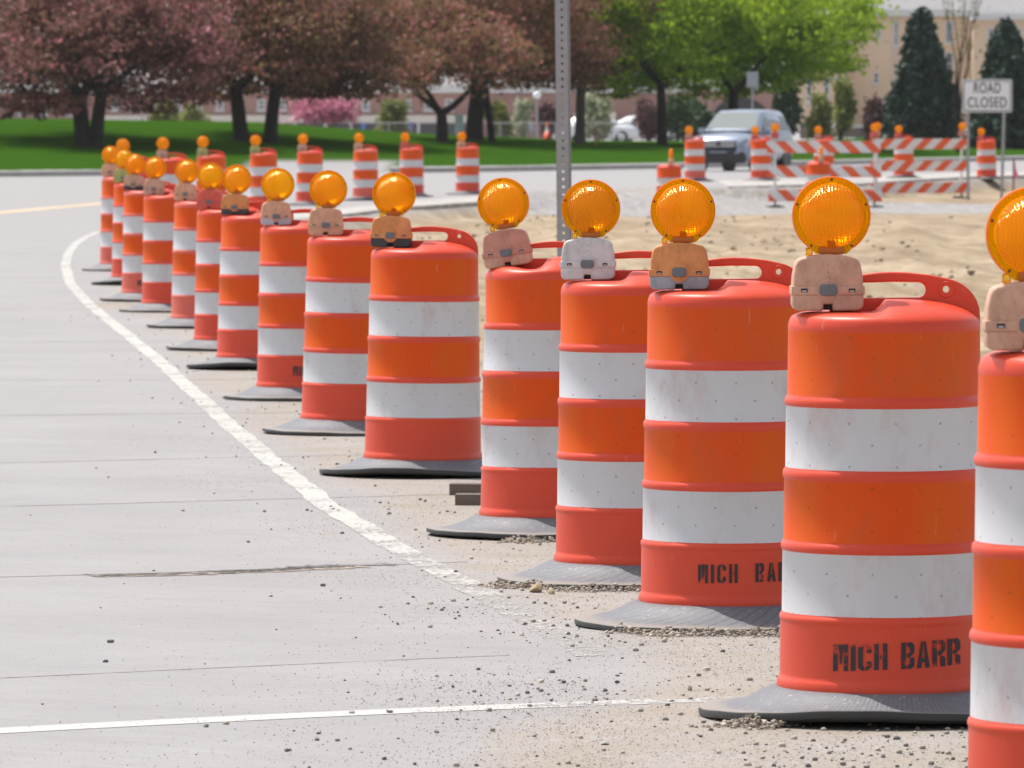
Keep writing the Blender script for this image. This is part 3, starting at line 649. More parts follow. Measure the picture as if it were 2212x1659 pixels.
def case_upper_mesh():
    o = [(-.0865, .046), (-.0845, .085), (-.0795, .112), (-.0755, .122), (-.067, .1285), (-.050, .133), (-.030, .137), (0, .139), (.030, .137), (.050, .133), (.067, .1285), (.0755, .122), (.0795, .112), (.0845, .085), (.0865, .046)]
    me1 = outline('c', [o], .088, .008, CM['pink'], res=3)
    bm = bmesh.new(); bx(bm, -.0893, .0893, -.0475, .0475, .040, .061, .003)
    for sx in (-.058, .058):                                   # moulded slots
        bx(bm, sx - .008, sx + .008, -.0482, -.046, .0465, .0555, 0, 1); bx(bm, sx - .0055, sx + .0055, -.0486, -.047, .0475, .0510, 0, 2)
    for i in range(1): tube(bm, (0, -.0478, .052), (0, -.044, .052), .029, .029, 24, mi=0)
    for dz in (.095, .113): tube(bm, (0, -.0453, dz), (0, -.043, dz), .0013, seg=6, mi=1)
    for sx in (-.055, .055): tube(bm, (sx, -.0450, .112), (sx, -.043, .112), .003, seg=8, mi=0)
    me2 = bpy.data.meshes.new('t'); bm.to_mesh(me2); bm.free()
    bmj = bmesh.new(); bmj.from_mesh(me1)
    for f in bmj.faces: f.material_index = 0
    bmj.from_mesh(me2); out = bpy.data.meshes.new('warning_light'); bmj.to_mesh(out); bmj.free()
    for m_ in (CM['pink'], MDARK, CM['palegrey']): out.materials.append(m_)
    out.polygons.foreach_set('use_smooth', [True] * len(out.polygons)); out.set_sharp_from_angle(angle=R(35)); return out
def case_base_mesh():
    o = [(-.0865, .042), (-.0865, .016), (-.083, .007), (-.074, .0015), (-.018, .0005), (-.012, .002), (-.0105, .017), (.0105, .017), (.012, .002), (.018, .0005), (.074, .0015), (.083, .007), (.0865, .016), (.0865, .042)]
    me = outline('case_base', [o], .090, .006, CM['pink'], res=3)
    bm = bmesh.new(); bx(bm, -.02, .02, -.030, .03, .003, .025)  # dark block behind the notch, in place of the shade inside it
    m2 = bpy.data.meshes.new('t'); bm.to_mesh(m2); bm.free()
    return join_meshes('case_base', [(me, 0), (m2, 1)], [CM['pink'], MDARK])
def latch_mesh():
    o = [(-.021, -.008), (-.021, .008), (-.016, .0135), (.016, .0135), (.021, .008), (.021, -.008), (.016, -.0135), (-.016, -.0135)]
    me = outline('latch', [o], .008, .0018, MGREY); return me
def lens_mesh(kind):
    front, back = LENS[kind]; cz = 0.0
    outer = arc(0, 0, .0948, -58, 238, 52) + [(-.040, -.0905), (-.036, -.093), (.036, -.093), (.040, -.0905)]
    hole = arc(0, 0, .0800, 0, 353, 50)
    flange = outline('f', [outer, hole], .022, .003, front)
    bm = bmesh.new()
    # rim skirt round the flange
    pr = [(.0925, -.0165), (.0952, -.015), (.0958, .0), (.0952, .015), (.0925, .0165)]
    rings = lathe(bm, pr, 72, axis='y'); dele = [v for r_ in rings for i, v in enumerate(r_) if v.co.z < -.081]
    bmesh.ops.delete(bm, geom=dele, context='VERTS')
    for f in bm.faces: f.material_index = 2
    n0 = len(bm.faces); bm.faces.ensure_lookup_table()
    # front shell: step then shallow dome
    fr = [(.0805, -.010), (.0790, -.020), (.0760, -.0235), (.070, -.027), (.055, -.032), (.038, -.0355), (.018, -.0375), (.006, -.038), (.0005, -.038)]
    lathe(bm, fr, 56, axis='y'); bm.faces.ensure_lookup_table()
    for f in bm.faces[n0:]: f.material_index = 0
    n1 = len(bm.faces)
    bk = [(.0805, .010), (.0800, .020), (.075, .030), (.062, .037), (.042, .0425), (.02, .0452), (.0005, .046)]
    lathe(bm, bk, 56, axis='y'); bm.faces.ensure_lookup_table()
    for f in bm.faces[n1:]: f.material_index = 1
    n2 = len(bm.faces)
    # screws, socket boss and neck
    for a in (90, 162, 18, 236, 304): tube(bm, (.0878 * math.cos(R(a)), -.0135, .0878 * math.sin(R(a))), (.0878 * math.cos(R(a)), -.010, .0878 * math.sin(R(a))), .0032, seg=8)
    bm.faces.ensure_lookup_table()
    for f in bm.faces[n2:]: f.material_index = 3
    n3 = len(bm.faces); bx(bm, -.031, .031, -.020, .020, -.094, -.074, .006)
    bx(bm, -.010, .010, -.008, .012, -.075, -.060, .003); bm.faces.ensure_lookup_table()
    for f in bm.faces[n3:]: f.material_index = 4
    n4 = len(bm.faces); bx(bm, -.062, -.045, -.008, .008, -.098, -.078, .003); bm.faces.ensure_lookup_table()
    for f in bm.faces[n4:]: f.material_index = 0
    n5 = len(bm.faces); Rb = .081; lathe(bm, [(Rb * math.sin(R(a)), -.016 + Rb * math.cos(R(a)) - Rb * math.cos(R(73))) for a in (73, 66, 60, 54, 48, 41, 34, 26, 18, 10, 1)], 48, axis='y'); bm.faces.ensure_lookup_table()  # added bowl, curved to catch the sun low in the lens
    for f in bm.faces[n5:]: f.material_index = 5
    t = bpy.data.meshes.new('t'); bm.to_mesh(t); bm.free()
    bmj = bmesh.new(); bmj.from_mesh(flange); 
    for f in bmj.faces: f.material_index = 6
    bmj.from_mesh(t); out = bpy.data.meshes.new('lens'); bmj.to_mesh(out); bmj.free()
    for m_ in (front, back, MRIM, MSCREW, MNECK, GLINT_BOWL, FLANGE): out.materials.append(m_)
    out.polygons.foreach_set('use_smooth', [True] * len(out.polygons)); out.set_sharp_from_angle(angle=R(40)); return out
BARREL = barrel_mesh(); BARREL_B = barrel_mesh(1.0); BARREL_F = barrel_mesh(.3, True); HANDLE = handle_mesh()
BASES = [base_mesh(3, .2, .022, 150, 7), base_mesh(11, 1.0, .026, 170, .5), base_mesh(5, .3, .024, 44, 4), base_mesh(8, .6, .022, 48, 4)]
UPPER = case_upper_mesh(); LOWER = case_base_mesh(); LATCH = latch_mesh(); LENSM = {k_: lens_mesh(k_) for k_ in LENS}
_cc = {}
def cased(me, key, color):
    if (key, color) not in _cc:
        c = me.copy(); c.materials[0] = CM[color]; _cc[(key, color)] = c
    return _cc[(key, color)]
def warning_light(parent, loc, up='pink', low=None, lens='amber', rot=(0,0,0), lz=.232, scale=1.0):
    L = me_obj('warning_light', cased(UPPER, 'u', up), parent, loc); L.rotation_euler = rot; L.scale = (scale,) * 3
    me_obj('case_base', cased(LOWER, 'l', low or up), L); me_obj('latch', LATCH, L, (0, -.050, .052)); me_obj('lens', LENSM[lens], L, (.010, 0, lz))
    return L
GN = 'orange and white traffic drums with amber warning lights'
def drum(px, d, label, up='pink', low=None, lens='amber', rz=0.0, mesh=None, base=0, lamp_rot=0.0, lamp_dx=0.0, lz=.232, tilt=(0, 0), text=None, sink=0.0, light=True):
    x = PX(px, d); root = empty('traffic_drum', (x, d, gz(x, d) + .022 - sink), R(rz), label=label, cat='traffic drum', group=GN)
    if tilt == (0, 0): tilt = (random.uniform(-.8, .8), random.uniform(-.8, .8)) if d > 17 and not text else (0, 0); rz += 0 if text else random.uniform(-5, 5)
    root.rotation_euler = (R(tilt[0]), R(tilt[1]), R(rz))
    b = me_obj('barrel', mesh or BARREL, root); me_obj('handle', HANDLE, root)
    bs = me_obj('rubber_base', BASES[base % 4], root); bs.rotation_euler.z = base * 1.1
    if light: warning_light(root, (-.142 + lamp_dx, -.05, .970), up, low, lens, (0, R(lamp_rot), R(random.uniform(-3, 3))), lz)
    if text: stencil(b, **text)
    return root
drum(2368, 13.1, 'nearest traffic drum, cut off by the right edge, pinkish light case', 'pink', lens='amber', base=2, rz=4)
drum(1910, 16.0, 'large traffic drum stencilled MICH BARR, beige pink light case on top', 'pink', base=1, lens='amber', text=dict(text='MICH BARR', x_left=-.134, z0=.104, h=.064, wd=.032, weight=.0112, rad=.2545, slope=.045, worn=True, seed=1, gap=.2))
drum(1571, 19.3, 'traffic drum stencilled MICH BA, orange light case with grey lower half', 'orange', 'grey', base=3, lens='amber', text=dict(text='MICH  BARR', x_left=-.092, z0=.118, h=.055, wd=.0255, weight=.009, rad=.2545, slope=.02, seed=2, gap=.36))
drum(1369, 21.4, 'traffic drum carrying the dirty white light case', 'white', base=2, lens='ochre')
drum(1186, 24.2, 'traffic drum with a dented lid and tilted rusty pink light case', 'rose', 'pink', base=0, lamp_rot=-8, mesh=BARREL_B, lz=.234)
drum(913, 28.6, 'fully visible traffic drum with orange light case over a black lower half, wide rubber base', 'orange', 'black', base=1)
drum(760, 32.9, 'traffic drum with peach light case, left of the fully visible drum', 'peach', base=3)
drum(651, 37.4, 'traffic drum stencilled MIC, peach light case with pale grey lower half', 'peach', 'palegrey', base=2, lens='yellow', text=dict(text='MICH', x_left=-.04, z0=.118, h=.055, wd=.0255, weight=.009, rad=.2545, seed=5))
drum(553, 42.4, 'traffic drum with brownish orange case over black, its disc touching a yellower disc', 'orange', 'black', base=1)
drum(497, 46.2, 'traffic drum with a red light case and bright yellow disc', 'red', lens='yellow', base=0, text=dict(text='M', x_left=.0, z0=.118, h=.055, wd=.0255, weight=.009, rad=.2545, seed=6))
drum(439, 51.4, 'traffic drum with peach case standing just left of the red cased drum', 'peach', base=2, mesh=BARREL_F)
drum(371, 55.8, 'traffic drum with dusty pink case, fourth from the left end of the near row', 'pink', base=3)
drum(324, 58.8, 'traffic drum with dusty pink case over a black strip, near the bend', 'pink', 'black', base=0, mesh=BARREL_F, text=dict(text='MICH BARR', x_left=-.1, z0=.115, h=.05, wd=.028, weight=.011, rad=.2545, worn=True, seed=9, gap=.2))
drum(297, 64.0, 'traffic drum with a lime yellow light case at the bend', 'lime', lens='yellow', base=1)
drum(268, 69.4, 'leftmost traffic drum, salmon case, beside the curve of the white line', 'peach', base=2, mesh=BARREL_F)
# the row that turns back to the right beyond the bend
drum(288, 92, 'traffic drum hidden but for its orange disc above the leftmost drum', 'peach', base=0)
drum(371, 99, 'traffic drum in the far row showing only its top right shoulder and disc', 'pink', base=1)
drum(457, 106, 'far row traffic drum with lime case, left of the other lime one', 'lime', base=2)
drum(571, 114, 'far row traffic drum with lime case, right of the other lime one', 'lime', base=3)
drum(669, 121, 'far row traffic drum standing before the pale concrete apron, pink case', 'pink', base=0)
drum(790, 128, 'far row traffic drum right of the apron with peach case', 'peach', base=1, mesh=BARREL_F)
drum(889, 134, 'far row traffic drum with a red light case', 'red', base=2)
drum(1010, 138, 'last far row traffic drum, alone above the end of the slab', 'peach', base=3)
# drums across the closed road
drum(1446, 126, 'traffic drum turned sideways so its disc shows edge on, left of the car', 'peach', rz=82, base=0)
drum(1501, 157, 'traffic drum in front of the car bonnet', 'rose', base=1, mesh=BARREL_F)
drum(1644, 158, 'traffic drum in front of the car door, at the left end of the barricade', 'red', base=2)
drum(1780, 158, 'traffic drum behind the left barricade, disc above the top rail', 'rose', base=3)
drum(1767, 127.5, 'traffic drum turned sideways standing in front of another behind the barricade', 'pink', rz=82, base=0)
drum(1952, 164, 'traffic drum behind the right barricade', 'red', base=1)
drum(2131, 168, 'traffic drum between the two posts of the road closed sign', 'red', base=2)

# ================================================================== perforated sign post
MGALV = simple('galvanised_steel', (.34, .33, .34), .5, metal=.35, var=.18, scale=14)
def perforated_post():
    d = 40.0; x0 = PX(1221, d); z0 = gz(x0, d); root = empty('sign_post', (x0, d, z0), label='tall grey perforated steel post standing behind the drums', cat='post')
    w_, pit_, r = .062, .0470, .0085; n = int(3.4 / pit_); V = []; fs = []
    ox = [(-w_/2, -pit_/2), (0, -pit_/2), (w_/2, -pit_/2), (w_/2, 0), (w_/2, pit_/2), (0, pit_/2), (-w_/2, pit_/2), (-w_/2, 0)]
    for k in range(n):
        zc = pit_ * (k + .5); b = len(V)
        for yy in (0, .004):
            for a, c in ox: V.append((a, yy, zc + c))
            for a, c in ox:
                l = math.hypot(a, c * w_ / pit_); V.append((a / l * r * (1 if c else 1), yy, zc + c * w_ / pit_ / l * r))
        for i in range(8):
            j = (i + 1) % 8
            fs.append((b + i, b + j, b + 8 + j, b + 8 + i)); fs.append((b + 16 + i, b + 24 + i, b + 24 + j, b + 16 + j)); fs.append((b + 8 + i, b + 8 + j, b + 24 + j, b + 24 + i))
    H = n * pit_
    for s in (-1, 1):      # the channel's side walls and return lips
        for (a0, a1, y0, y1) in ((w_/2, w_/2 + .004, 0.0, .034), (w_/2 + .004, w_/2 + .015, .030, .034)):
            b = len(V); xs = sorted((s * a0, s * a1))
            V += [(xs[0], y0, 0), (xs[1], y0, 0), (xs[1], y1, 0), (xs[0], y1, 0), (xs[0], y0, H), (xs[1], y0, H), (xs[1], y1, H), (xs[0], y1, H)]
            fs += [(b, b+1, b+5, b+4), (b+1, b+2, b+6, b+5), (b+2, b+3, b+7, b+6), (b+3, b, b+4, b+7), (b+4, b+5, b+6, b+7)]
    mesh_obj('channel', V, fs, MGALV, root)
    root.rotation_euler = (0, R(-.55), R(-8))
perforated_post()

# ================================================================== barricades
def stripe_mat(name, sgn):
    k = M(name); o = k.n('ShaderNodeTexCoord').outputs['Object']; s = k.n('ShaderNodeSeparateXYZ', {0: o})
    v = k.math('FRACT', k.math('DIVIDE', k.math('ADD', s.outputs[0], k.math('MULTIPLY', s.outputs[2], 1.0 * sgn)), .46))
    c = k.mix(k.math('LESS_THAN', v, .5), (.70, .68, .68), (.78, .10, .02)); n = k.noise(o, 6, 5, .7)
    c = k.mix(k.math('MULTIPLY', k.ramp(n, [(.5, 0.0), (.7, 1.0)]), .25), c, (.5, .42, .36)); return k.set(c, .5)
MWP = simple('white_painted_steel', (.66, .65, .65), .5, var=.1); MFOOT = simple('dark_steel', (.05, .048, .05), .6); MBACK = simple('rail_back', (.6, .58, .57), .6)
def barricade(x, d, rz, W, sgn, label, lamps, hgt=1.42, third=False):
    root = empty('barricade', (x, d, gz(x, d)), R(rz), label=label, cat='barricade', group='striped road barricades')
    sm__ = stripe_mat('barricade_stripes', sgn)
    for i, zc in enumerate((hgt - .14, hgt - .66, hgt - 1.17)):
        bm = bmesh.new(); bx(bm, -W/2, W/2, -.012, .012, -.125, .125, .004)
        r = bm_obj('rail', bm, None, root, mats=[sm__]); r.location = ((-.02, .0, .015)[i], -.035, zc)
    for sx in (-1, 1):
        xx = sx * (W / 2 - .15)
        bm = bmesh.new(); bx(bm, xx - .022, xx + .022, -.022, .022, .22, hgt + .06, .003); bm_obj('upright', bm, MWP, root)
        bm = bmesh.new(); bx(bm, xx - .019, xx + .019, -.019, .019, .03, .24, .002); bx(bm, xx - .025, xx + .025, -.75, .75, .0, .045, .003); bx(bm, xx - .2, xx + .2, -.02, .02, 0, .03); bm_obj('foot', bm, MFOOT, root)
    for (sx, up, sc) in lamps:
        L = warning_light(root, (sx * (W / 2 - .15) - .0, -.04, hgt + .04), up, None, 'amber', (0, 0, R(-rz + random.uniform(-12, 12))), .232)
    return root
barricade(PX(1781, 139), 139, -9, 2.42, 1, 'left striped barricade, stripes falling to the right, nearest the camera', [(-1, 'red', 1), (1, 'red', 1)])
barricade(PX(1985, 154), 154, 10, 2.35, -1, 'right striped barricade, stripes rising to the right, beside the sign', [(-1, 'rose', 1), (1, 'rose', 1)], 1.42)

# ================================================================== ROAD CLOSED sign
def text_mesh(body, size, bold=.0, depth=.002):
    cu = bpy.data.curves.new('t', 'FONT'); cu.body = body; cu.size = size; cu.align_x = 'CENTER'; cu.align_y = 'CENTER'; cu.offset = bold; cu.extrude = depth; cu.space_character = 1.08
    t = bpy.data.objects.new('t', cu); COL.objects.link(t); dg = bpy.context.evaluated_depsgraph_get(); me = bpy.data.meshes.new_from_object(t.evaluated_get(dg))
    bpy.data.objects.remove(t); bpy.data.curves.remove(cu); me.transform(Matrix.Rotation(PI/2, 4, 'X')); return me
def road_closed():
    d = 150.0; x = PX(2131.5, d); z0 = min(gz(x - .5, d), gz(x + .5, d)); root = empty('road_closed_sign', (x, d, z0), R(-3), label='white ROAD CLOSED sign on two thin steel posts', cat='sign')
    sc = d / F; zc = CAMZ - (207 - HOR) * sc - z0; hw = 53.5 * sc; hh = 35.5 * sc
    mw = simple('sign_white', (.80, .79, .81), .5, var=.06); mk = simple('sign_black', (.02, .02, .022), .5)
    o = lambda w_, h_, r: arc(w_ - r, h_ - r, r, 0, 90, 6) + arc(-w_ + r, h_ - r, r, 90, 180, 6) + arc(-w_ + r, -h_ + r, r, 180, 270, 6) + arc(w_ - r, -h_ + r, r, 270, 360, 6)
    me_obj('panel', outline('panel', [o(hw, hh, .05)], .012, .002, mw), root, (0, 0, zc))
    me_obj('border', outline('border', [o(hw - .025, hh - .025, .04), o(hw - .046, hh - .046, .03)], .004, .0005, mk), root, (0, -.008, zc))
    for txt, dz in (('ROAD', 17.0), ('CLOSED', -14.0)):
        me = text_mesh(txt, .335, .002); me.materials.clear(); me.materials.append(mk)
        xs = [v.co.x for v in me.vertices]; wd = max(xs) - min(xs); zs = [v.co.z for v in me.vertices]; me.transform(Matrix.Translation((-(max(xs) + min(xs)) / 2, 0, -(max(zs) + min(zs)) / 2))); tgt = (58 if txt == 'ROAD' else 84) * sc
        t = me_obj('lettering', me, root, (0, -.011, zc + dz * sc)); t.scale = (tgt / wd, 1, 1)
    for sx, lean in ((-1, -.4), (1, 1.4)):
        xx = (-42 if sx < 0 else 38) * sc; bm = bmesh.new(); bx(bm, -.035, .035, -.015, .015, -1.9, .0 , .003); p = bm_obj('post', bm, MGALV, root); p.location = (xx, .022, zc + hh * .9); p.rotation_euler = (0, R(lean), 0); p.scale.z = (zc + hh * .9) / 1.9 * 1.0
    for sx in (-1, 1):
        for sz in (-1, 1):
            bm = bmesh.new(); tube(bm, (0, -.010, 0), (0, -.005, 0), .015, seg=10); b = bm_obj('bolt', bm, MGALV, root); b.location = (sx * 41 * sc, 0, zc + sz * 28 * sc)
road_closed()

# ================================================================== vehicles
def paint(name, col, rough=.3, metal=.5):
    k = M(name); k.set(col, rough, metal, coat=.6); return k.m
MGLASS = M('car_glass').set((.10, .13, .125), .10, metal=.0, spec=1.0); MGLD = M('dark_car_glass').set((.03, .036, .04), .1, spec=.8); MTYRE = simple('tyre', (.02, .02, .02), .8); MRIMM = simple('alloy', (.55, .55, .57), .35, metal=.6); MBLK = simple('black_trim', (.02, .02, .022), .5)
MHEAD = M('headlamp_glass').set((.72, .74, .78), .12, spec=1.0); MCHR = M('chrome').set((.7, .7, .72), .15, metal=1.0); MORA = M('indicator').set((.8, .25, .03), .3)
def loft(bm, secs, mi=0, close0=True, close1=True):
    rings = [[bm.verts.new(p) for p in s] for s in secs]; n = len(secs[0])
    for a in range(len(rings) - 1):
        for i in range(n - 1):
            f = bm.faces.new((rings[a][i], rings[a][i+1], rings[a+1][i+1], rings[a+1][i])); f.material_index = mi
    for c, rr in ((close0, rings[0]), (close1, rings[-1])):
        if c: f = bm.faces.new(rr); f.material_index = mi
    return rings
def car(loc, rz, col, label, cat, kind='suv', group=None, detail=True):
    root = empty('parked_car' if kind != 'suv' else 'suv', loc, rz, label=label, cat=cat, group=group)
    mp = paint('car_paint', col)
    suv = kind == 'suv'; zr = 1.0 if suv else .86
    # body shell stations: y, half width, bottom z, shoulder z, centre z  (front is -y)
    st = [(-2.27, .52, .42, .66, .80), (-2.22, .70, .34, .80, .90), (-2.08, .82, .28, .92, .985), (-1.75, .885, .27, .985, 1.05), (-1.30, .905, .27, 1.02, 1.10), (-1.02, .91, .27, 1.04, 1.13), (-.3, .915, .27, 1.06, 1.13), (.8, .915, .27, 1.08, 1.13), (1.6, .91, .29, 1.09, 1.13), (2.0, .885, .32, 1.08, 1.13), (2.2, .82, .38, 1.04, 1.10), (2.26, .70, .45, .95, 1.0)]
    secs = []
    for y, hw, zb, zs, zc in st:
        h = [(-hw * .90, zb), (-hw * .985, zb + .13), (-hw, zb + .3), (-hw, zs - .12), (-hw * .975, zs - .04), (-hw * .90, zs), (-hw * .5, (zs + zc * 2) / 3), (0, zc)]
        pts = [(x, y, z * zr) for x, z in h] + [(-x, y, z * zr) for x, z in reversed(h[:-1])]
        secs.append(pts)
    bm = bmesh.new(); loft(bm, secs)
    # wheel arches are cut by dark liners set in the sides
    # cabin
    if suv: cb = [(-1.10, .80, 1.09), (-.30, .665, 1.60), (-.05, .66, 1.655), (.8, .655, 1.675), (1.62, .64, 1.645), (1.80, .63, 1.60), (2.20, .76, 1.08)]
    else: cb = [(-1.0, .78, 1.05), (-.15, .62, 1.55), (.15, .61, 1.60), (.6, .61, 1.60), (.95, .61, 1.55), (1.75, .74, 1.08)]
    rs = []
    for y, hw, z in cb:
        rs.append([(-hw, y, z), (-hw * .93, y, z + .035), (-hw * .5, y, z + .055), (0, y, z + .06), (hw * .5, y, z + .055), (hw * .93, y, z + .035), (hw, y, z)])
    ring = [[bm.verts.new((p[0], p[1], p[2] * zr)) for p in s] for s in rs]
    for a in range(len(ring) - 1):
        for i in range(6): bm.faces.new((ring[a][i], ring[a][i+1], ring[a+1][i+1], ring[a+1][i]))
    # cabin sides: from each roof edge point down to the belt
    for s in (0, 6):
        sg = -1 if s == 0 else 1
        belt = [bm.verts.new((sg * (.885 if 0 < k < len(cb) - 1 else cb[k][1]), cb[k][0], 1.06 * zr)) for k in range(len(cb))]
        for a in range(len(cb) - 1): bm.faces.new((ring[a][s], ring[a+1][s], belt[a+1], belt[a]))
    bm_obj('body', bm, mp, root, auto=38)
    def pane(name, pts, mat, off=.012, par=None):
        P = [Vector((p[0], p[1], p[2] * zr)) for p in pts]; nrm = (P[1] - P[0]).cross(P[2] - P[0]).normalized(); c = sum(P, Vector()) / len(P)
        if nrm.dot(c - Vector((0, .3, .9))) < 0: nrm = -nrm
        bm = bmesh.new(); a = [bm.verts.new(p + nrm * off) for p in P]; b = [bm.verts.new(p - nrm * .03) for p in P]; bm.faces.new(a)
        for i in range(len(P)): bm.faces.new((a[i], b[i], b[(i+1) % len(P)], a[(i+1) % len(P)]))
        return bm_obj(name, bm, mat, par or root)
    pane('windscreen', [(-.72, -1.02, 1.18), (.72, -1.02, 1.18), (.60, -.33, 1.625), (-.60, -.33, 1.625)], MGLASS, .02)
    e = 1.60 if suv else .9; rz_ = 1.58
    for sg in (-1, 1):
        def side(y0, y1, t0, t1): # belt y0..y1, top t0..t1
            f = lambda z: .885 - (z - 1.06) * (.885 - .655) / .56
            return [(sg * f(1.12), y0, 1.12), (sg * f(1.12), y1, 1.12), (sg * f(1.54), t1, 1.54), (sg * f(1.54), t0, 1.54)]
        pane('side_window', side(-.78, .12, -.16, .12), MGLD); pane('side_window', side(.2, .98 if suv else .9, .2, .92 if suv else .7), MGLD)
        if suv: pane('side_window', side(1.08, 1.9, 1.02, 1.55), MGLD)
    if detail:
        for sg in (-1, 1):
            bm = bmesh.new(); bx(bm, sg * .92 - .09 + (.05 * sg), sg * .92 + .09 + (.05 * sg), -.82, -.70, 1.06, 1.2, .03); bm_obj('mirror', bm, mp, root)
            h = pane('headlight', [(sg * .50, -2.245, .70), (sg * .80, -2.13, .70), (sg * .86, -1.98, .93), (sg * .56, -2.19, .90)], MHEAD, .02)
            pane('indicator', [(sg * .80, -2.125, .71), (sg * .87, -1.97, .74), (sg * .885, -1.88, .92), (sg * .86, -1.98, .92)], MORA, .022, h)
            bm = bmesh.new(); tube(bm, (sg * .66, -2.27, .47), (sg * .66, -2.1, .47), .075, seg=16); bm_obj('fog_lamp', bm, MBLK, root)
        bm = bmesh.new()
        bx(bm, -.48, .48, -2.285, -2.2, .67, .86, .02, 0)
        for z in (.70, .765, .83): bx(bm, -.47, .47, -2.31, -2.27, z - .012, z + .022, .004, 1)
        bx(bm, -.07, .07, -2.325, -2.29, .71, .83, .015, 2); bm_obj('grille', bm, None, root, mats=[MBLK, MCHR, MBLK])
        bm = bmesh.new(); bx(bm, -.76, .76, -2.29, -2.05, .23, .50, .05); bx(bm, -.45, .45, -2.31, -2.2, .40, .60, .03); bm_obj('bumper', bm, MBLK, root)
        bm = bmesh.new(); bx(bm, -.26, .26, -2.335, -2.30, .52, .56, .004); bm_obj('trim', bm, mp, root)
    for sy in (-1.38, 1.34):
        for sg in (-1, 1):
            bm = bmesh.new(); pr = [(.19, -.10), (.30, -.11), (.335, -.09), (.345, -.05), (.345, .05), (.335, .09), (.30, .11), (.19, .10)]
            lathe(bm, [(r, z) for r, z in pr], 28, axis='y', cap0=False); bmesh.ops.rotate(bm, verts=bm.verts, cent=(0, 0, 0), matrix=Matrix.Rotation(PI/2, 3, 'Z'))
            wv = bm_obj('wheel', bm, MTYRE, root, smooth=True); wv.location = (sg * .80, sy, .345)
            bm = bmesh.new(); tube(bm, (-.06, 0, 0), (.06, 0, 0), .20, seg=24); 
            for k in range(5): a = k * 2 * PI / 5; tube(bm, (sg * .07, 0, 0), (sg * .09, .18 * math.cos(a), .18 * math.sin(a)), .03, .025, 6)
            bm_obj('rim', bm, MRIMM, wv)
            bm = bmesh.new(); tube(bm, (sg * .70, sy, .36), (sg * .922, sy, .36), .40, seg=28); bm_obj('wheel_arch', bm, MBLK, root) if suv else bm.free()
    return root
cx = PX(1609, 183)
car((cx, 185, gz(cx, 185)), R(-19), (.26, .31, .40), 'silver blue SUV driving towards the camera behind the barricades', 'car')
car((PX(1290, 330), 330, .2), R(80), (.75, .75, .76), 'white car parked far off, between the grey tree trunk and the red stake', 'car', 'sedan', 'cars parked in the far car park', False)
car((PX(1395, 338), 338, .2), R(95), (.70, .70, .72), 'pale car parked far off, just left of the black maple trunk', 'car', 'sedan', 'cars parked in the far car park', False)
car((PX(1486, 345), 345, .2), R(85), (.62, .63, .66), 'silver car parked far off, left of the driving SUV', 'car', 'sedan', 'cars parked in the far car park', False)

# ================================================================== trees
def bark(name, col):
    k = M(name); o = k.obj(); n = k.noise(k.mapped(o, (6, 6, 1.2)), 2.5, 6, .75); k.bump(n, .9, .04)
    return k.set(k.mix(n, tuple(v * .55 for v in col), tuple(v * 1.35 for v in col)), .9, spec=.2)
def leaf_mat(name, cols, trans=.35):
    """cols: stops of colour chosen by a per-leaf random attribute"""
    k = M(name); a = k.n('ShaderNodeAttribute', attribute_name='tone').outputs['Fac']
    c = k.ramp(a, cols); k.b.inputs['Roughness'].default_value = .6; k.b.inputs['Specular IOR Level'].default_value = .3
    k.link(c, k.b.inputs['Base Color']); tl = k.n('ShaderNodeBsdfTranslucent', {'Color': c}).outputs[0]
    k.link(k.n('ShaderNodeMixShader', {0: trans, 1: k.b.outputs[0], 2: tl}).outputs[0], k.out.inputs[0]); return k.m
def leaves(name, P, size, tone, mat, parent, flat=.5):
    n = len(P); rg = RNG
    nrm = rg.normal(size=(n, 3)); nrm[:, 2] += flat; nrm /= np.linalg.norm(nrm, axis=1)[:, None]
    t = rg.normal(size=(n, 3)); t -= nrm * (t * nrm).sum(1)[:, None]; t /= np.linalg.norm(t, axis=1)[:, None]; b = np.cross(nrm, t)
    s = size * rg.uniform(.55, 1.35, (n, 1)); a_ = t * s; b_ = b * s * .62
    V = np.stack([P - a_, P + b_ * .9, P + a_, P - b_], 1).reshape(-1, 3)
    me = bpy.data.meshes.new(name); me.vertices.add(4 * n); me.vertices.foreach_set('co', V.ravel()); me.loops.add(4 * n); me.loops.foreach_set('vertex_index', np.arange(4 * n, dtype=np.int32))
    me.polygons.add(n); me.polygons.foreach_set('loop_start', np.arange(0, 4 * n, 4, dtype=np.int32)); me.update(calc_edges=True)
    at = me.attributes.new('tone', 'FLOAT', 'POINT'); at.data.foreach_set('value', np.repeat(np.clip(tone, 0, 1), 4).astype(np.float32)); me.materials.append(mat)
    o = bpy.data.objects.new(name, me); COL.objects.link(o); o.parent = parent; return o
def limbs(bm, p, d, r, L, depth, rg, tips, spread=.6, up=.12, seg=7):
    """one tapering, bending limb that forks"""
    p = Vector(p); d = Vector(d).normalized(); n = 3
    for i in range(n):
        q = p + d * (L / n); r1 = r * (.86 if i < n - 1 else .78); tube(bm, p, q, r, r1, seg, cap=False); p = q; r = r1
        d = (d + Vector((rg.uniform(-1, 1), rg.uniform(-1, 1), rg.uniform(-.6, .8))) * .16 + Vector((0, 0, up * .3))).normalized()
        if depth <= 2: tips.append((p.copy(), depth))
    if depth == 0: tips.append((p.copy(), 0)); return
    for k in range(rg.choice((2, 2, 3))):
        dd = (d + Vector((rg.uniform(-1, 1), rg.uniform(-1, 1), rg.uniform(-.55, .75))) * spread).normalized()
        limbs(bm, p, dd, r * .72, L * rg.uniform(.68, .86), depth - 1, rg, tips, spread, up, max(4, seg - 1))
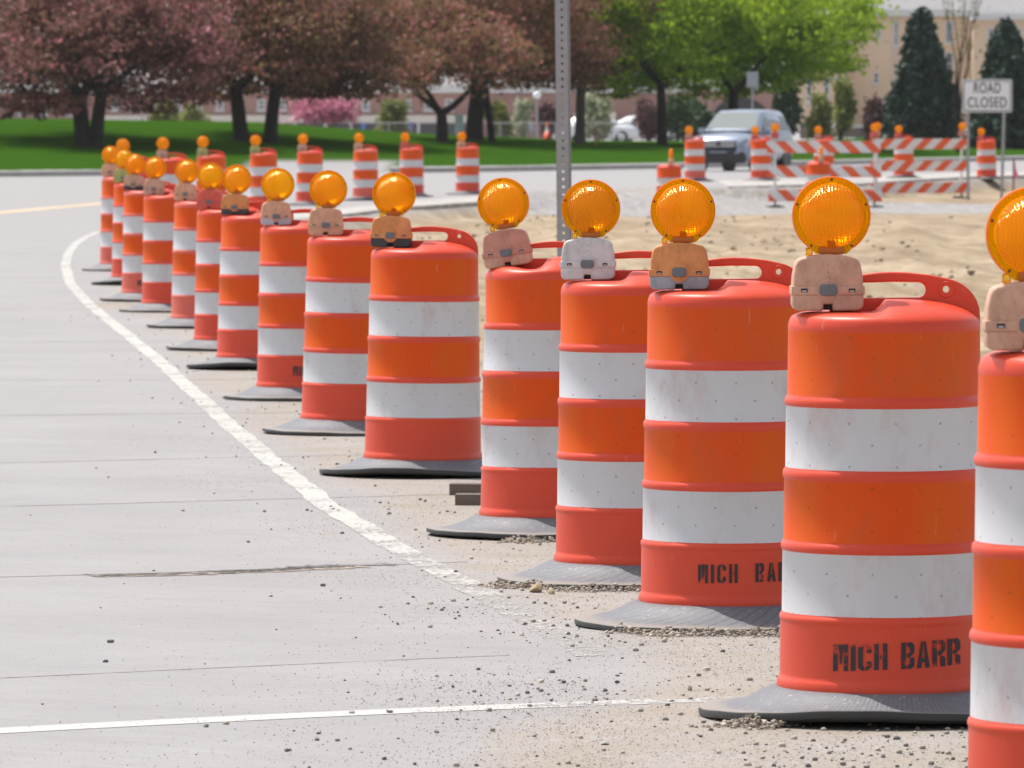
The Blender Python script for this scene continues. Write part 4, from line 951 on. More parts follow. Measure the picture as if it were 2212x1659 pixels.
def tree(name, base, label, cat, trunks, clumps, leafmat, barkmat, n, size, tone_c, seed, group=None, forks=3, L0=1.5, droop=0.0, spread=.7):
    """trunks: list of (dx, radius, height, lean) ; clumps: ellipsoids (dx, dy, z, rx, ry, rz)"""
    rg = random.Random(seed); root = empty(name, base, label=label, cat=cat, group=group); tips = []
    bm = bmesh.new()
    for dx, r, h, lx in trunks:
        p0 = Vector((dx, 0, -.15)); segs = 5; p = p0; rr = r * 1.25; d = Vector((lx, rg.uniform(-.05, .05), 1)).normalized()
        for i in range(segs):
            q = p + d * ((h + .15) / segs); r1 = r * (1.02 - .05 * i); tube(bm, p, q, rr, r1, 12, cap=False); p = q; rr = r1; d = (d + Vector((rg.uniform(-1, 1) * .05, rg.uniform(-1, 1) * .05, 0))).normalized()
        for k in range(forks):
            a = 2 * PI * k / forks + rg.uniform(-.4, .4)
            dd = Vector((math.cos(a) * spread * 1.3 + lx * .6, math.sin(a) * spread, .75)); limbs(bm, p, dd, r * .6, L0, 3, rg, tips, spread)
    bmt = bm_obj('trunk', bm, barkmat, root, smooth=True)
    r2 = np.random.default_rng(seed); C = np.array([c[:6] for c in clumps], float); wts = (C[:, 3] * C[:, 4] * C[:, 5]) ** .75; cnt = (n * wts / wts.sum()).astype(int); Ps = []; Ts = []
    for c, m_ in zip(C, cnt):
        # sprays: leaves gather in small tufts inside the ellipsoid, more towards its shell
        nt = max(6, m_ // 26); u = r2.normal(size=(nt, 3)); u /= np.linalg.norm(u, axis=1)[:, None]; rad = r2.random((nt, 1)) ** .45; T = c[:3] + u * rad * c[3:6]
        tt = np.clip(r2.normal(tone_c, .2, nt), 0, 1); idx = r2.integers(0, nt, m_)
        tsz = (.10 + .14 * r2.random((nt, 1))) * np.mean(c[3:6]) ** .5
        off = r2.normal(size=(m_, 3)) * tsz[idx]; off[:, :2] *= 1.35; off[:, 2] *= .42; P = T[idx] + off; P[:, 2] -= droop * np.abs(off[:, 0])
        Ps.append(P); Ts.append(np.clip(tt[idx] + r2.normal(0, .1, m_), 0, 1))
    if tips:
        tp = np.array([t[0] for t in tips]); m_ = int(n * .22); idx = r2.integers(0, len(tp), m_); Ps.append(tp[idx] + r2.normal(size=(m_, 3)) * .22); Ts.append(np.clip(r2.normal(tone_c, .2, m_), 0, 1))
        zmax = max(c[2] + c[5] for c in clumps) + .3
    P = np.concatenate(Ps); T = np.concatenate(Ts); keep = (P[:, 2] > .25)
    leaves('crown', P[keep], size, T[keep], leafmat, root)
    return root
BK = bark('dark_bark', (.035, .028, .026)); BK2 = bark('grey_bark', (.09, .075, .075)); BK3 = bark('maple_bark', (.028, .024, .022))
LCRAB = leaf_mat('crabapple_leaves', [(0, (.075, .04, .032)), (.3, (.15, .07, .055)), (.52, (.21, .12, .075)), (.68, (.34, .13, .12)), (.84, (.58, .22, .26)), (1, (.74, .38, .43))], .45)
LCRAB2 = leaf_mat('bronze_crabapple_leaves', [(0, (.075, .045, .032)), (.3, (.16, .075, .048)), (.52, (.25, .12, .065)), (.66, (.22, .19, .07)), (.8, (.42, .15, .12)), (1, (.60, .27, .27))], .45)
LMAP = leaf_mat('maple_leaves', [(0, (.12, .19, .01)), (.4, (.25, .38, .02)), (.75, (.38, .52, .03)), (1, (.55, .66, .05))], .6)
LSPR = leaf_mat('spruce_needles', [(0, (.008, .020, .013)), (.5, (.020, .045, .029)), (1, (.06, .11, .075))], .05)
LYEL = leaf_mat('yellow_green_leaves', [(0, (.12, .13, .03)), (.5, (.24, .27, .06)), (1, (.42, .42, .14))], .4)
LDK = leaf_mat('dark_green_leaves', [(0, (.02, .045, .015)), (.5, (.045, .085, .03)), (1, (.09, .14, .05))], .2)
LPNK = leaf_mat('pink_blossom', [(0, (.22, .06, .09)), (.5, (.50, .16, .24)), (1, (.72, .34, .42))], .3)
LWHT = leaf_mat('white_blossom', [(0, (.22, .27, .12)), (.5, (.42, .45, .28)), (1, (.65, .66, .52))], .3)
LPUR = leaf_mat('purple_leaves', [(0, (.05, .02, .022)), (.5, (.10, .045, .045)), (1, (.19, .10, .09))], .2)
def tpos(px, py): return hit(px, py)
def crown_px(base, boxes, thick=3.2):
    """clumps given by their picture-sized extents, turned into metres at the tree's own distance"""
    s = base.y / F; out = []
    for (cx_, cy_, rx, ry, dy) in boxes:
        out.append(((cx_ - 1106) * s - base.x, dy * 4.0 + 3.5, CAMZ - (cy_ - HOR) * s - base.z, rx * s, max(rx, ry) * s * .9 * thick, ry * s))  # depth stretched and pushed back so crowns shade more of the lawn
    return out
# four crabapples with spreading low crowns
b = tpos(190, 318)
tree('crabapple_tree', b, 'leftmost pink flowering crabapple with thick double trunk on the lawn', 'tree', [(-.10, .25, 1.5, -.10), (.20, .21, 1.6, .12)],
     crown_px(b, [(190, 60, 190, 90, 0), (60, 110, 120, 70, -.8), (300, 105, 130, 70, .6), (170, 150, 130, 48, -.6), (30, 190, 70, 55, .3), (390, 60, 90, 120, .5), (120, 20, 120, 80, .8), (-60, 60, 90, 120, 0), (340, 185, 60, 30, 0), (100, 215, 60, 30, .5), (260, 200, 60, 28, -.5), (20, -60, 150, 90, 1), (250, -60, 180, 90, .6), (60, 235, 45, 26, 0), (150, 222, 40, 22, -1), (300, 222, 50, 22, .4), (380, 205, 50, 30, 0), (420, 90, 70, 90, .2), (430, 150, 50, 50, -.3), (10, 215, 40, 40, -.5)]),
     LCRAB, BK, 42000, .085, .52, 21, 'flowering crabapples along the lawn', L0=1.2)
b = tpos(545, 306)
tree('crabapple_tree', b, 'second crabapple from the left, bronze pink crown over two black trunks', 'tree', [(-.3, .24, 1.6, -.1), (.55, .22, 1.6, .05)],
     crown_px(b, [(600, 60, 190, 90, 0), (450, 90, 90, 80, -.5), (540, 135, 130, 50, -.7), (700, 120, 120, 65, .5), (640, 170, 110, 34, -.4), (790, 80, 80, 90, .4), (740, 185, 60, 28, .2), (430, 165, 60, 35, .5), (470, -30, 120, 90, .6), (720, -40, 160, 90, .4), (560, -60, 150, 90, 0), (800, 140, 60, 50, 0), (440, 205, 50, 26, 0), (500, 190, 50, 25, 1), (660, 195, 70, 20, .3), (800, 190, 50, 24, 0)]),
     LCRAB2, BK, 42000, .088, .56, 22, 'flowering crabapples along the lawn', L0=1.25)
b = tpos(955, 308)
tree('crabapple_tree', b, 'small crabapple forking low into a Y, in front of a thicker trunk', 'tree', [(.0, .21, .95, -.02)],
     crown_px(b, [(930, 90, 90, 60, -.3), (870, 60, 80, 60, .3), (980, 130, 90, 38, -.2), (900, 155, 70, 30, 0), (1010, 60, 90, 60, .4), (860, 120, 50, 45, 0), (930, 10, 110, 60, .2), (1100, 90, 60, 50, 0)]),
     LCRAB2, BK, 19000, .085, .66, 23, 'flowering crabapples along the lawn', L0=1.25, spread=.95)
b = tpos(1024, 303)
tree('crabapple_tree', b, 'crabapple with a thick black trunk behind the Y-shaped one', 'tree', [(.0, .30, 2.0, .02), (.62, .12, 1.9, -.14)],
     crown_px(b, [(1060, 40, 160, 100, .8), (1150, 100, 120, 70, .4), (1060, 140, 110, 50, 1.2), (1240, 70, 100, 90, .6), (980, 10, 120, 90, 1.4), (1190, 155, 90, 36, .3), (1280, 130, 60, 60, .2), (1150, -60, 200, 90, .5)]),
     LCRAB2, BK, 34000, .088, .52, 24, 'flowering crabapples along the lawn', L0=1.4)
b = tpos(1252, 309)
tree('crabapple_tree', b, 'bronze crabapple with a slim grey trunk just right of the steel post', 'tree', [(.0, .19, 2.2, .0)],
     crown_px(b, [(1250, 60, 90, 90, .8), (1300, 120, 55, 60, 1.0), (1210, 130, 60, 55, 1.2), (1270, 175, 45, 25, .6), (1250, -40, 100, 80, .6)]),
     LCRAB2, BK2, 14000, .085, .45, 25, 'flowering crabapples along the lawn', L0=1.3)
# two maples
b = tpos(1430, 314)
tree('maple_tree', b, 'bright green maple with a straight black trunk, left of the SUV', 'tree', [(.0, .185, 2.1, .01)],
     crown_px(b, [(1430, 60, 140, 90, 0), (1350, 120, 75, 60, .3), (1480, 140, 90, 48, -.5), (1400, 165, 80, 30, .2), (1330, 40, 70, 90, .6), (1520, 60, 90, 80, .4), (1440, -50, 180, 90, .2), (1340, 190, 40, 25, 0), (1500, 195, 40, 22, .4)]),
     LMAP, BK3, 27000, .10, .5, 31, 'green maples on the lawn', L0=1.35)
b = tpos(1583, 318)
tree('maple_tree', b, 'broad green maple spreading to the right above the SUV', 'tree', [(.0, .20, 2.0, .0)],
     crown_px(b, [(1600, 50, 140, 90, 0), (1720, 60, 120, 75, -.4), (1820, 60, 75, 60, .2), (1640, 130, 110, 50, .3), (1760, 135, 90, 42, -.5), (1550, 150, 70, 45, .6), (1690, 175, 60, 24, 0), (1830, 130, 45, 32, .1), (1860, 20, 50, 60, .4), (1700, -50, 220, 90, .3), (1590, 195, 50, 22, .3)]),
     LMAP, BK3, 34000, .10, .58, 32, 'green maples on the lawn', L0=1.4)
def spruce(px, pbase, ptop, halfw, d, label, seed, n=34000):
    s = d / F; x = PX(px, d); z0 = gz(x, d); H = CAMZ - (ptop - HOR) * s - z0; R0 = halfw * s; root = empty('spruce_tree', (x, d, z0), label=label, cat='tree', group='dark spruces by the tan building')
    bm = bmesh.new(); tube(bm, (0, 0, -.2), (0, 0, H * .96), R0 * .07, .02, 10); rg = np.random.default_rng(seed); Ps = []; Ts = []
    nb = 190
    for i in range(nb):
        f = (i + .5) / nb; z = H * (.03 + .93 * f); a = i * 2.39996 + rg.normal(0, .2); L = R0 * (1 - f) ** .72 * (.78 + .42 * rg.random()) + .12
        tip = np.array([math.cos(a) * L, math.sin(a) * L, z - L * .12 + .18 * L * f]); root_ = np.array([0, 0, z + .02 * H])
        tube(bm, tuple(root_), tuple(tip), .03 + .02 * (1 - f), .008, 4, cap=False)
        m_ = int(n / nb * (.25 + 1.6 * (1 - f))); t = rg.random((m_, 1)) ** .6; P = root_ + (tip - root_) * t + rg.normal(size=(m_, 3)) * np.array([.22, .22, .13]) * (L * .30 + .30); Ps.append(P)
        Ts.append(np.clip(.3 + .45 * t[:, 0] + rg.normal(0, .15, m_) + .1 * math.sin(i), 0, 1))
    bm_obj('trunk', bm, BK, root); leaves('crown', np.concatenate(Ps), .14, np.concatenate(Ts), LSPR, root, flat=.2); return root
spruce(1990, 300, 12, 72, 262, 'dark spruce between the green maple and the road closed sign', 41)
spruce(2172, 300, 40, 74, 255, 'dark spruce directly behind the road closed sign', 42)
def shrub(px, d, halfw, ptop, label, mat, seed, n=2600, name='shrub', pbot=None, size=.12, tone=.5, cat='shrub'):
    s = d / F; x = PX(px, d); z0 = gz(x, d); H = CAMZ - (ptop - HOR) * s - z0; w_ = halfw * s; rg = random.Random(seed)
    root = empty(name, (x, d, z0), label=label, cat=cat); bm = bmesh.new()
    zb = 0.15 if pbot is None else max(.15, CAMZ - (pbot - HOR) * s - z0)
    for k in range(5):
        a = rg.uniform(0, 6.28); tube(bm, (0.05 * math.cos(a), .05 * math.sin(a), -.1), (w_ * .5 * math.cos(a), w_ * .5 * math.sin(a), H * rg.uniform(.6, .9)), .05, .015, 6)
    bm_obj('stem', bm, BK2, root); r2 = np.random.default_rng(seed); Ps = []; Ts = []
    for k in range(14):
        f = r2.random(); c = np.array([r2.normal(0, .38) * w_ , r2.normal(0, .38) * w_, zb + (H - zb) * (.18 + .68 * f)]); m_ = n // 14; rr = w_ * (.30 + .22 * r2.random())
        u = r2.normal(size=(m_, 3)) * rr * .55; u[:, 2] *= min(1.6, (H - zb) / (2 * w_)) ; Ps.append(c + u); Ts.append(np.clip(r2.normal(tone + r2.normal(0, .12), .16, m_), 0, 1))
    P = np.concatenate(Ps); T = np.concatenate(Ts); k = (P[:, 2] > .02) & (P[:, 2] < H * 1.08); leaves('foliage', P[k], size, T[k], mat, root); return root
shrub(360, 330, 32, 222, 'round yellow green bush far left, before the brick building', LYEL, 51, tone=.35)
shrub(412, 335, 28, 228, 'second yellow green bush, just right of the round one far left', LYEL, 52, tone=.4)
shrub(700, 300, 82, 206, 'pink blossoming redbud below the second crabapple crown', LPNK, 53, 4200, name='redbud_tree', pbot=262, cat='tree')
shrub(850, 320, 34, 222, 'yellow green bush left of the Y-shaped crabapple', LYEL, 54, tone=.35)
shrub(1080, 310, 26, 215, 'olive green bush behind the leaning thin trunk', LYEL, 55, tone=.15)
shrub(1128, 315, 20, 212, 'slim white blossoming tree right of the crabapple trunks', LWHT, 56, name='blossom_tree', cat='tree')
shrub(1185, 318, 28, 222, 'brownish bush left of the steel post', LPUR, 57, tone=.75)
shrub(1290, 312, 32, 205, 'pale green bush right of the slim grey trunk', LWHT, 58, tone=.25)
shrub(1400, 300, 30, 215, 'reddish leafed bush left of the black maple trunk', LPUR, 59, tone=.7)
shrub(1480, 290, 48, 212, 'dark green bush right of the black maple trunk', LDK, 60, 4000, tone=.6)
shrub(1535, 280, 34, 238, 'low dark bush behind the SUV bonnet', LDK, 61, tone=.35)
shrub(1700, 300, 32, 175, 'tall dark evergreen bush at the left edge of the tan building', LDK, 62, 4200, tone=.3)
shrub(1765, 300, 26, 205, 'yellow green bush under the narrow windows of the tan building', LYEL, 63, tone=.4)
shrub(1815, 290, 26, 170, 'yellow green young tree before the tan building', LYEL, 64, 3400, tone=.45, name='young_tree', cat='tree')
shrub(1892, 285, 28, 205, 'dark purple bush left of the first spruce', LPUR, 65, 3600, tone=.5)
shrub(1935, 283, 22, 232, 'green bush at the foot of the first spruce', LDK, 66, tone=.75)
# slim bare tree between the spruces
def bare_tree():
    d = 240.0; x = PX(2068, d); z0 = gz(x, d); root = empty('bare_tree', (x, d, z0), label='slim nearly leafless tree between the two spruces', cat='tree'); bm = bmesh.new(); rg = random.Random(5); tips = []
    tube(bm, (0, 0, -.2), (.02, 0, 1.3), .10, .09, 10, cap=False)
    for dx in (-.10, .16, .03): limbs(bm, (.02, 0, 1.2), (dx, rg.uniform(-.1, .1), 1), .06, 2.0, 3, rg, tips, .28, .5)
    bm_obj('trunk', bm, BK, root, smooth=True); tp = np.array([t[0] for t in tips]); i = RNG.integers(0, len(tp), 500); leaves('crown', tp[i] + RNG.normal(size=(500, 3)) * .15, .07, RNG.random(500) * .6, LYEL, root)
bare_tree()

# ================================================================== buildings
def brick(name, a, b_, mortar, sc=1.0):
    k = M(name); o = k.n('ShaderNodeTexCoord').outputs['Object']; s = k.n('ShaderNodeSeparateXYZ', {0: o}); v = k.n('ShaderNodeCombineXYZ', {0: k.math('ADD', s.outputs[0], s.outputs[1]), 1: s.outputs[2], 2: 0.0}).outputs[0]
    br = k.n('ShaderNodeTexBrick', {'Vector': v, 'Scale': 4.0 * sc, 'Color1': (*a, 1), 'Color2': (*b_, 1), 'Mortar': (*mortar, 1), 'Mortar Size': .02}).outputs['Color']; n = k.noise(o, .35, 5, .6)
    return k.set(k.mix(k.math('MULTIPLY', n, .35), br, tuple(x * .7 for x in a)), .9)
MBRK = brick('red_brick', (.42, .21, .17), (.35, .18, .15), (.44, .37, .33)); MTAN = brick('tan_brick', (.78, .56, .36), (.73, .52, .33), (.68, .58, .48))
MROOF = simple('grey_shingle', (.26, .25, .255), .9, scale=2); MROOFB = simple('brown_shingle', (.20, .15, .13), .9, scale=2); MTRIM = simple('white_trim', (.62, .61, .60), .6, var=.08); MWIN = M('dark_window').set((.035, .05, .06), .12, spec=1.0); MWINL = simple('curtained_window', (.22, .24, .27), .3)
MDG = simple('teal_glass', (.03, .055, .065), .15, spec=1.0); MCREAM = simple('cream_band', (.68, .62, .54), .7)
def zpx(py, d): return CAMZ - (py - HOR) * d / F
def part_box(name, par, x0, x1, y0, y1, z0, z1, mat, bev=0.0):
    bm = bmesh.new(); bx(bm, x0, x1, y0, y1, z0, z1, bev); return bm_obj(name, bm, mat, par)
def gable(name, par, x0, x1, y0, y1, z0, z1, mat, over=.4):
    V = [(x0 - over, y0 - over, z0), (x1 + over, y0 - over, z0), (x1 + over, y1 + over, z0), (x0 - over, y1 + over, z0), (x0 + 1.5, (y0 + y1) / 2, z1), (x1 - 1.5, (y0 + y1) / 2, z1)]
    return mesh_obj(name, V, [(0, 1, 5, 4), (1, 2, 5), (2, 3, 4, 5), (3, 0, 4), (3, 2, 1, 0)], mat, par)
def window(par, x, z0, z1, w_, yf, glass=MWIN, sill=True):
    f = mesh_frame('window', par, x - w_ / 2, x + w_ / 2, z0, z1, yf - .05, yf + .06, .09); part_box('pane', f, x - w_ / 2 + .05, x + w_ / 2 - .05, yf - .012, yf + .03, z0 + .05, z1 - .05, glass)
    if sill: part_box('sill', f, x - w_ / 2 - .1, x + w_ / 2 + .1, yf - .12, yf - .003, z0 - .12, z0 - .004, MTRIM)
    return f
def mesh_frame(name, par, x0, x1, z0, z1, y0, y1, t):
    bm = bmesh.new(); bx(bm, x0, x1, y0, y1, z0, z0 + t); bx(bm, x0, x1, y0, y1, z1 - t, z1); bx(bm, x0, x0 + t, y0, y1, z0 + t, z1 - t); bx(bm, x1 - t, x1, y0, y1, z0 + t, z1 - t); zm = (z0 + z1) / 2; bx(bm, x0 + t, x1 - t, y0, y1 - .02, zm - t * .4, zm + t * .4)
    return bm_obj(name, bm, MTRIM, par)
def brick_building():
    d = 420.0; X0, X1 = PX(-350, d), PX(1705, d); g = .1; root = empty('brick_building', ((X0 + X1) / 2, d, g), label='long low red brick building with grey roof across the background', cat='building')
    cx_ = (X0 + X1) / 2; a, b_ = X0 - cx_, X1 - cx_; L = lambda px: PX(px, d) - cx_; Z = lambda py: zpx(py, d) - g
    part_box('wall', root, a, b_, 0, 14, -.5, Z(200), MBRK); part_box('fascia', root, a - .3, b_ + .3, -.4, -.05, Z(200) - .02, Z(186), MTRIM); gable('roof', root, a, b_, 0, 14, Z(186), Z(120), MROOF)
    part_box('canopy', root, L(225), L(1020), -2.2, -.004, Z(264), Z(249), MCREAM); part_box('canopy', root, L(1240), L(1330), -1.6, -.004, Z(262), Z(243), MCREAM)
    for px in (265, 300, 360, 415, 470, 530, 600, 680, 735, 790, 850, 920, 975): part_box('shopfront_window', root, L(px - 22), L(px + 22), -.06, .3, Z(300), Z(268), MDG)
    for px in (238, 395, 545, 640, 705, 760, 822, 905, 948, 1010): part_box('column', root, L(px - 3.2), L(px + 3.2), -2.1, -1.85, -.4, Z(264.2), MTRIM)
    for px in (1262, 1318): part_box('shopfront_window', root, L(px - 22), L(px + 22), -.06, .3, Z(300), Z(264), MDG)
    part_box('column', root, L(1285), L(1291), -1.5, -1.3, -.4, Z(262.2), MTRIM)
    for px in range(250, 1000, 45): window(root, L(px), Z(238), Z(214), 17 * d / F, 0, MWINL)
    for px in (40, 95, 150, 1075, 1120, 1390, 1470, 1500): window(root, L(px), Z(248), Z(222), 15 * d / F, 0, MWINL)
    # entrance gable with a big dark arch
    ex0, ex1 = L(1500), L(1690); part_box('porch_wall', root, ex0, ex1, -3.0, -.006, -.4, Z(196), MBRK); part_box('porch_trim', root, ex0 - .2, ex1 + .2, -3.2, -.3, Z(196) + .002, Z(186), MTRIM)
    pts = [(L(1596) + 66 * d / F * math.cos(R(t)), Z(272) + 62 * d / F * math.sin(R(t))) for t in range(0, 181, 12)]; pts = [(L(1596) + 66 * d / F, -.3)] + pts + [(L(1596) - 66 * d / F, -.3)]
    me_obj('arch', outline('arch', [pts], .12, .01, simple('arch_dark', (.02, .02, .026), .4)), root, (0, -3.05, 0))
brick_building()
def tan_building():
    d = 480.0; s = d / F; X0, X1 = PX(1712, d), PX(2420, d); g = gz(PX(1950, d), d) - .2; cx_ = (X0 + X1) / 2; root = empty('tan_building', (cx_, d, g), label='large tan brick building with grey roof behind the spruces', cat='building'); L = lambda px: PX(px, d) - cx_; Z = lambda py: zpx(py, d) - g
    part_box('wing_wall', root, L(1712), L(1826), 0, 12, -.8, Z(132), MTAN); gable('wing_roof', root, L(1712), L(1826), 0, 12, Z(132), Z(100), MROOFB)
    part_box('wall', root, L(1826.5), L(2420), 2.5, 22, -.8, Z(34), MTAN); part_box('fascia', root, L(1822), L(2424), 1.9, 2.4, Z(34) - .02, Z(20), MTRIM); gable('roof', root, L(1826.5), L(2420), 2.5, 22, Z(20), Z(-60), MROOF)
    part_box('projecting_bay', root, L(2100), L(2420), -.5, 2.49, -.8, Z(44), MTAN); part_box('fascia', root, L(2096), L(2424), -1.0, 1.85, Z(44) + .003, Z(33), MTRIM)
    for px in (1747, 1785, 1809): window(root, L(px), Z(206), Z(165), 12 * s, 0)
    for px in (1747, 1785, 1809): part_box('air_vent', root, L(px - 5), L(px + 5), -.12, -.004, Z(230), Z(211), MTRIM)
    window(root, L(1749), Z(268), Z(256), 14 * s, 0)
    for px, y0, y1, w_, m_ in ((1896, 180, 156, 12, MWIN), (1901, 80, 48, 12, MWINL), (1938, 98, 46, 12, MWIN), (2054, 92, 46, 18, MWINL), (2054, 162, 112, 18, MWIN), (2000, 92, 46, 18, MWINL), (2000, 170, 120, 18, MWIN)): window(root, L(px), Z(y0), Z(y1), w_ * s, 2.5, m_)
    for px, y0, y1, w_, m_ in ((2140, 105, 62, 18, MWINL), (2195, 105, 62, 18, MWIN), (2140, 180, 138, 18, MWIN), (2195, 180, 138, 18, MWINL)): window(root, L(px), Z(y0), Z(y1), w_ * s, -.5, m_)
    part_box('downpipe', root, L(1935.5), L(1938), 2.3, 2.49, -.5, Z(36), MTRIM)
tan_building()
def garden_wall():
    d = 330.0; x0, x1 = PX(1728, d), PX(1888, d); g = gz((x0 + x1) / 2, d) - .3; root = empty('garden_wall', ((x0 + x1) / 2, d, g), label='low brown wall with pale coping before the tan building', cat='wall'); h = (x1 - x0) / 2
    part_box('wall', root, -h, h, 0, .4, -.4, zpx(276, d) - g, simple('brown_block', (.19, .15, .13), .9)); part_box('coping', root, -h - .1, h + .1, -.08, .48, zpx(276, d) - g + .003, zpx(270, d) - g, MTRIM)
garden_wall()
def fence():
    d = 300.0; x0, x1 = PX(600, d), PX(1560, d); g = .22; root = empty('chain_link_fence', ((x0 + x1) / 2, d, g), label='low thin chain link fence beyond the lawn', cat='fence'); h = (x1 - x0) / 2; bm = bmesh.new(); tube(bm, (-h, 0, 1.05), (h, 0, 1.05), .02, seg=6); bm_obj('top_rail', bm, MGALV, root)
    n = 8
    for i in range(n + 1):
        x = -h + 2 * h * i / n; bm = bmesh.new(); tube(bm, (x, 0, -.3), (x, 0, 1.08), .03, seg=6); bm_obj('fence_post', bm, MGALV, root)
    V = []; fs = []; st = .16
    m_ = int(2 * h / st)
    for i in range(m_):
        for sgn in (1, -1):
            xa = -h + i * st; xb = xa + sgn * 1.0
            if abs(xb) > h: continue
            b_ = len(V); V += [(xa, .01, .02), (xa + .006, .01, .02), (xb + .006, .01, 1.04), (xb, .01, 1.04)]; fs.append((b_, b_+1, b_+2, b_+3))
    mesh_obj('wire_mesh', V, fs, MGALV, root)
fence()

# ================================================================== small street things
def lamp_post(px, d, ptop, label):
    x = PX(px, d); z0 = gz(x, d); H = zpx(ptop, d) - z0; root = empty('street_lamp', (x, d, z0), label=label, cat='street lamp', group='globe street lamps far off'); bm = bmesh.new(); tube(bm, (0, 0, -.2), (0, 0, H), .06, .04, 8); bm_obj('pole', bm, MGALV, root)
    bm = bmesh.new(); lathe(bm, [(.0, -.16), (.10, -.14), (.17, -.06), (.19, .04), (.15, .13), (.06, .18), (.0, .19)][1:-1], 16, cap0=True, cap1=True); g_ = bm_obj('globe', bm, M('globe_glass').set((.85, .85, .88), .08, spec=1.0), root, smooth=True); g_.location = (0, 0, H + .12)
lamp_post(308, 300, 212, 'globe street lamp seen below the leftmost crabapple'); lamp_post(1160, 300, 212, 'globe street lamp left of the steel post')
def small_sign(px, d, py, w_, h_, col, label, back=False, ph=None):
    x = PX(px, d); z0 = gz(x, d); s = d / F; zc = zpx(py, d) - z0; root = empty('small_sign', (x, d, z0), label=label, cat='sign', group=None); bm = bmesh.new(); bx(bm, -.03, .03, -.01, .03, -.2, zc + h_ * s / 2 * .8); bm_obj('post', bm, MGALV, root)
    bm = bmesh.new(); bx(bm, -w_ * s / 2, w_ * s / 2, -.03, -.012, zc - h_ * s / 2, zc + h_ * s / 2, .003); bm_obj('panel', bm, simple('sign_panel', col, .5, var=.08), root)
small_sign(1625, 190, 172, 25, 34, (.30, .32, .34), 'grey back of a tall narrow sign on a post behind the SUV')
small_sign(522, 290, 272, 7, 14, (.10, .2, .5), 'tiny blue parking sign between the second crabapple trunks'); small_sign(785, 290, 272, 8, 12, (.10, .2, .55), 'tiny blue parking sign far behind the third far drum')
small_sign(887, 290, 270, 9, 13, (.14, .2, .42), 'tiny dark blue sign left of the Y-shaped crabapple'); small_sign(1148, 285, 274, 10, 16, (.3, .33, .4), 'tiny grey blue sign left of the tall orange cone')
def utility_box():
    d = 255.0; x = PX(992, d); z0 = gz(x, d); s = d / F; root = empty('utility_cabinet', (x, d, z0), label='pale blue green utility cabinet between the two crabapple trunks', cat='cabinet'); h = zpx(252, d) - z0
    mg = simple('cabinet_paint', (.25, .33, .34), .5); part_box('cabinet', root, -9 * s, 9 * s, -.2, .2, -.1, h, mg, .02); part_box('cabinet_lid', root, -10 * s, 10 * s, -.24, .24, h + .002, h + .07, mg, .01)
utility_box()
def tall_cone(px, d, ptop, label):
    x = PX(px, d); z0 = gz(x, d); s = d / F; H = zpx(ptop, d) - z0; root = empty('tall_cone', (x, d, z0), label=label, cat='traffic cone'); mo = simple('cone_orange', (.80, .12, .03), .5); mw = MTRIM
    bm = bmesh.new(); lathe(bm, [(.15, .05), (.12, .3), (.085, H * .45), (.08, H * .62), (.07, H * .62 + .01), (.065, H * .8), (.06, H * .93), (.035, H * .95), (.035, H)], 20, mi=[0, 0, 1, 0, 1, 0, 0, 0], cap1=True); bm_obj('cone_body', bm, None, root, smooth=True, mats=[mo, mw]); part_box('cone_base', root, -.2, .2, -.2, .2, -.02, .05, simple('cone_base', (.03, .03, .03), .7), .01)
tall_cone(1183, 235, 265, 'tall slim orange channelizer cone on the far lawn')
def stake(px, d, ptop, col, label, flag=None):
    x = PX(px, d); z0 = gz(x, d); H = zpx(ptop, d) - z0; root = empty('survey_stake', (x, d, z0), label=label, cat='stake'); part_box('stake', root, -.02, .02, -.01, .01, -.2, H, simple('stake_wood', col, .7))
    if flag: mesh_obj('flag', [(.02, 0, H - .02), (.06, -.03, H - .25), (.12, -.05, H - .42), (.10, .02, H - .5), (.06, .03, H - .46), (.02, 0, H - .44)], [(0, 1, 4, 5), (1, 2, 3, 4)], simple('flag_pink', flag, .6), root)
stake(1287, 225, 272, (.5, .05, .04), 'thin red stake on the far lawn right of the steel post'); stake(2189, 160, 343, (.16, .07, .05), 'brown stake with a pink flag at the far right edge', (.9, .25, .45))
def block(px, py, w_, h_, dpt, label, dd=0.0):
    p = hit(px, py); root = empty('timber_block', (p.x, p.y, p.z), R(-4), label=label, cat='block'); k = M('weathered_timber'); o = k.obj(); n = k.noise(k.mapped(o, (3, 3, 40)), 2, 5, .7); k.set(k.mix(n, (.10, .075, .06), (.19, .15, .12)), .85)
    me = part_box('timber', root, -w_ / 2, w_ / 2, 0, dpt, -.005, h_, k.m, .003)
block(1020, 1071, .19, .047, .10, 'rear brown timber block beside the base of the tilted light drum'); block(1031, 1093, .18, .044, .10, 'front brown timber block beside the base of the tilted light drum')

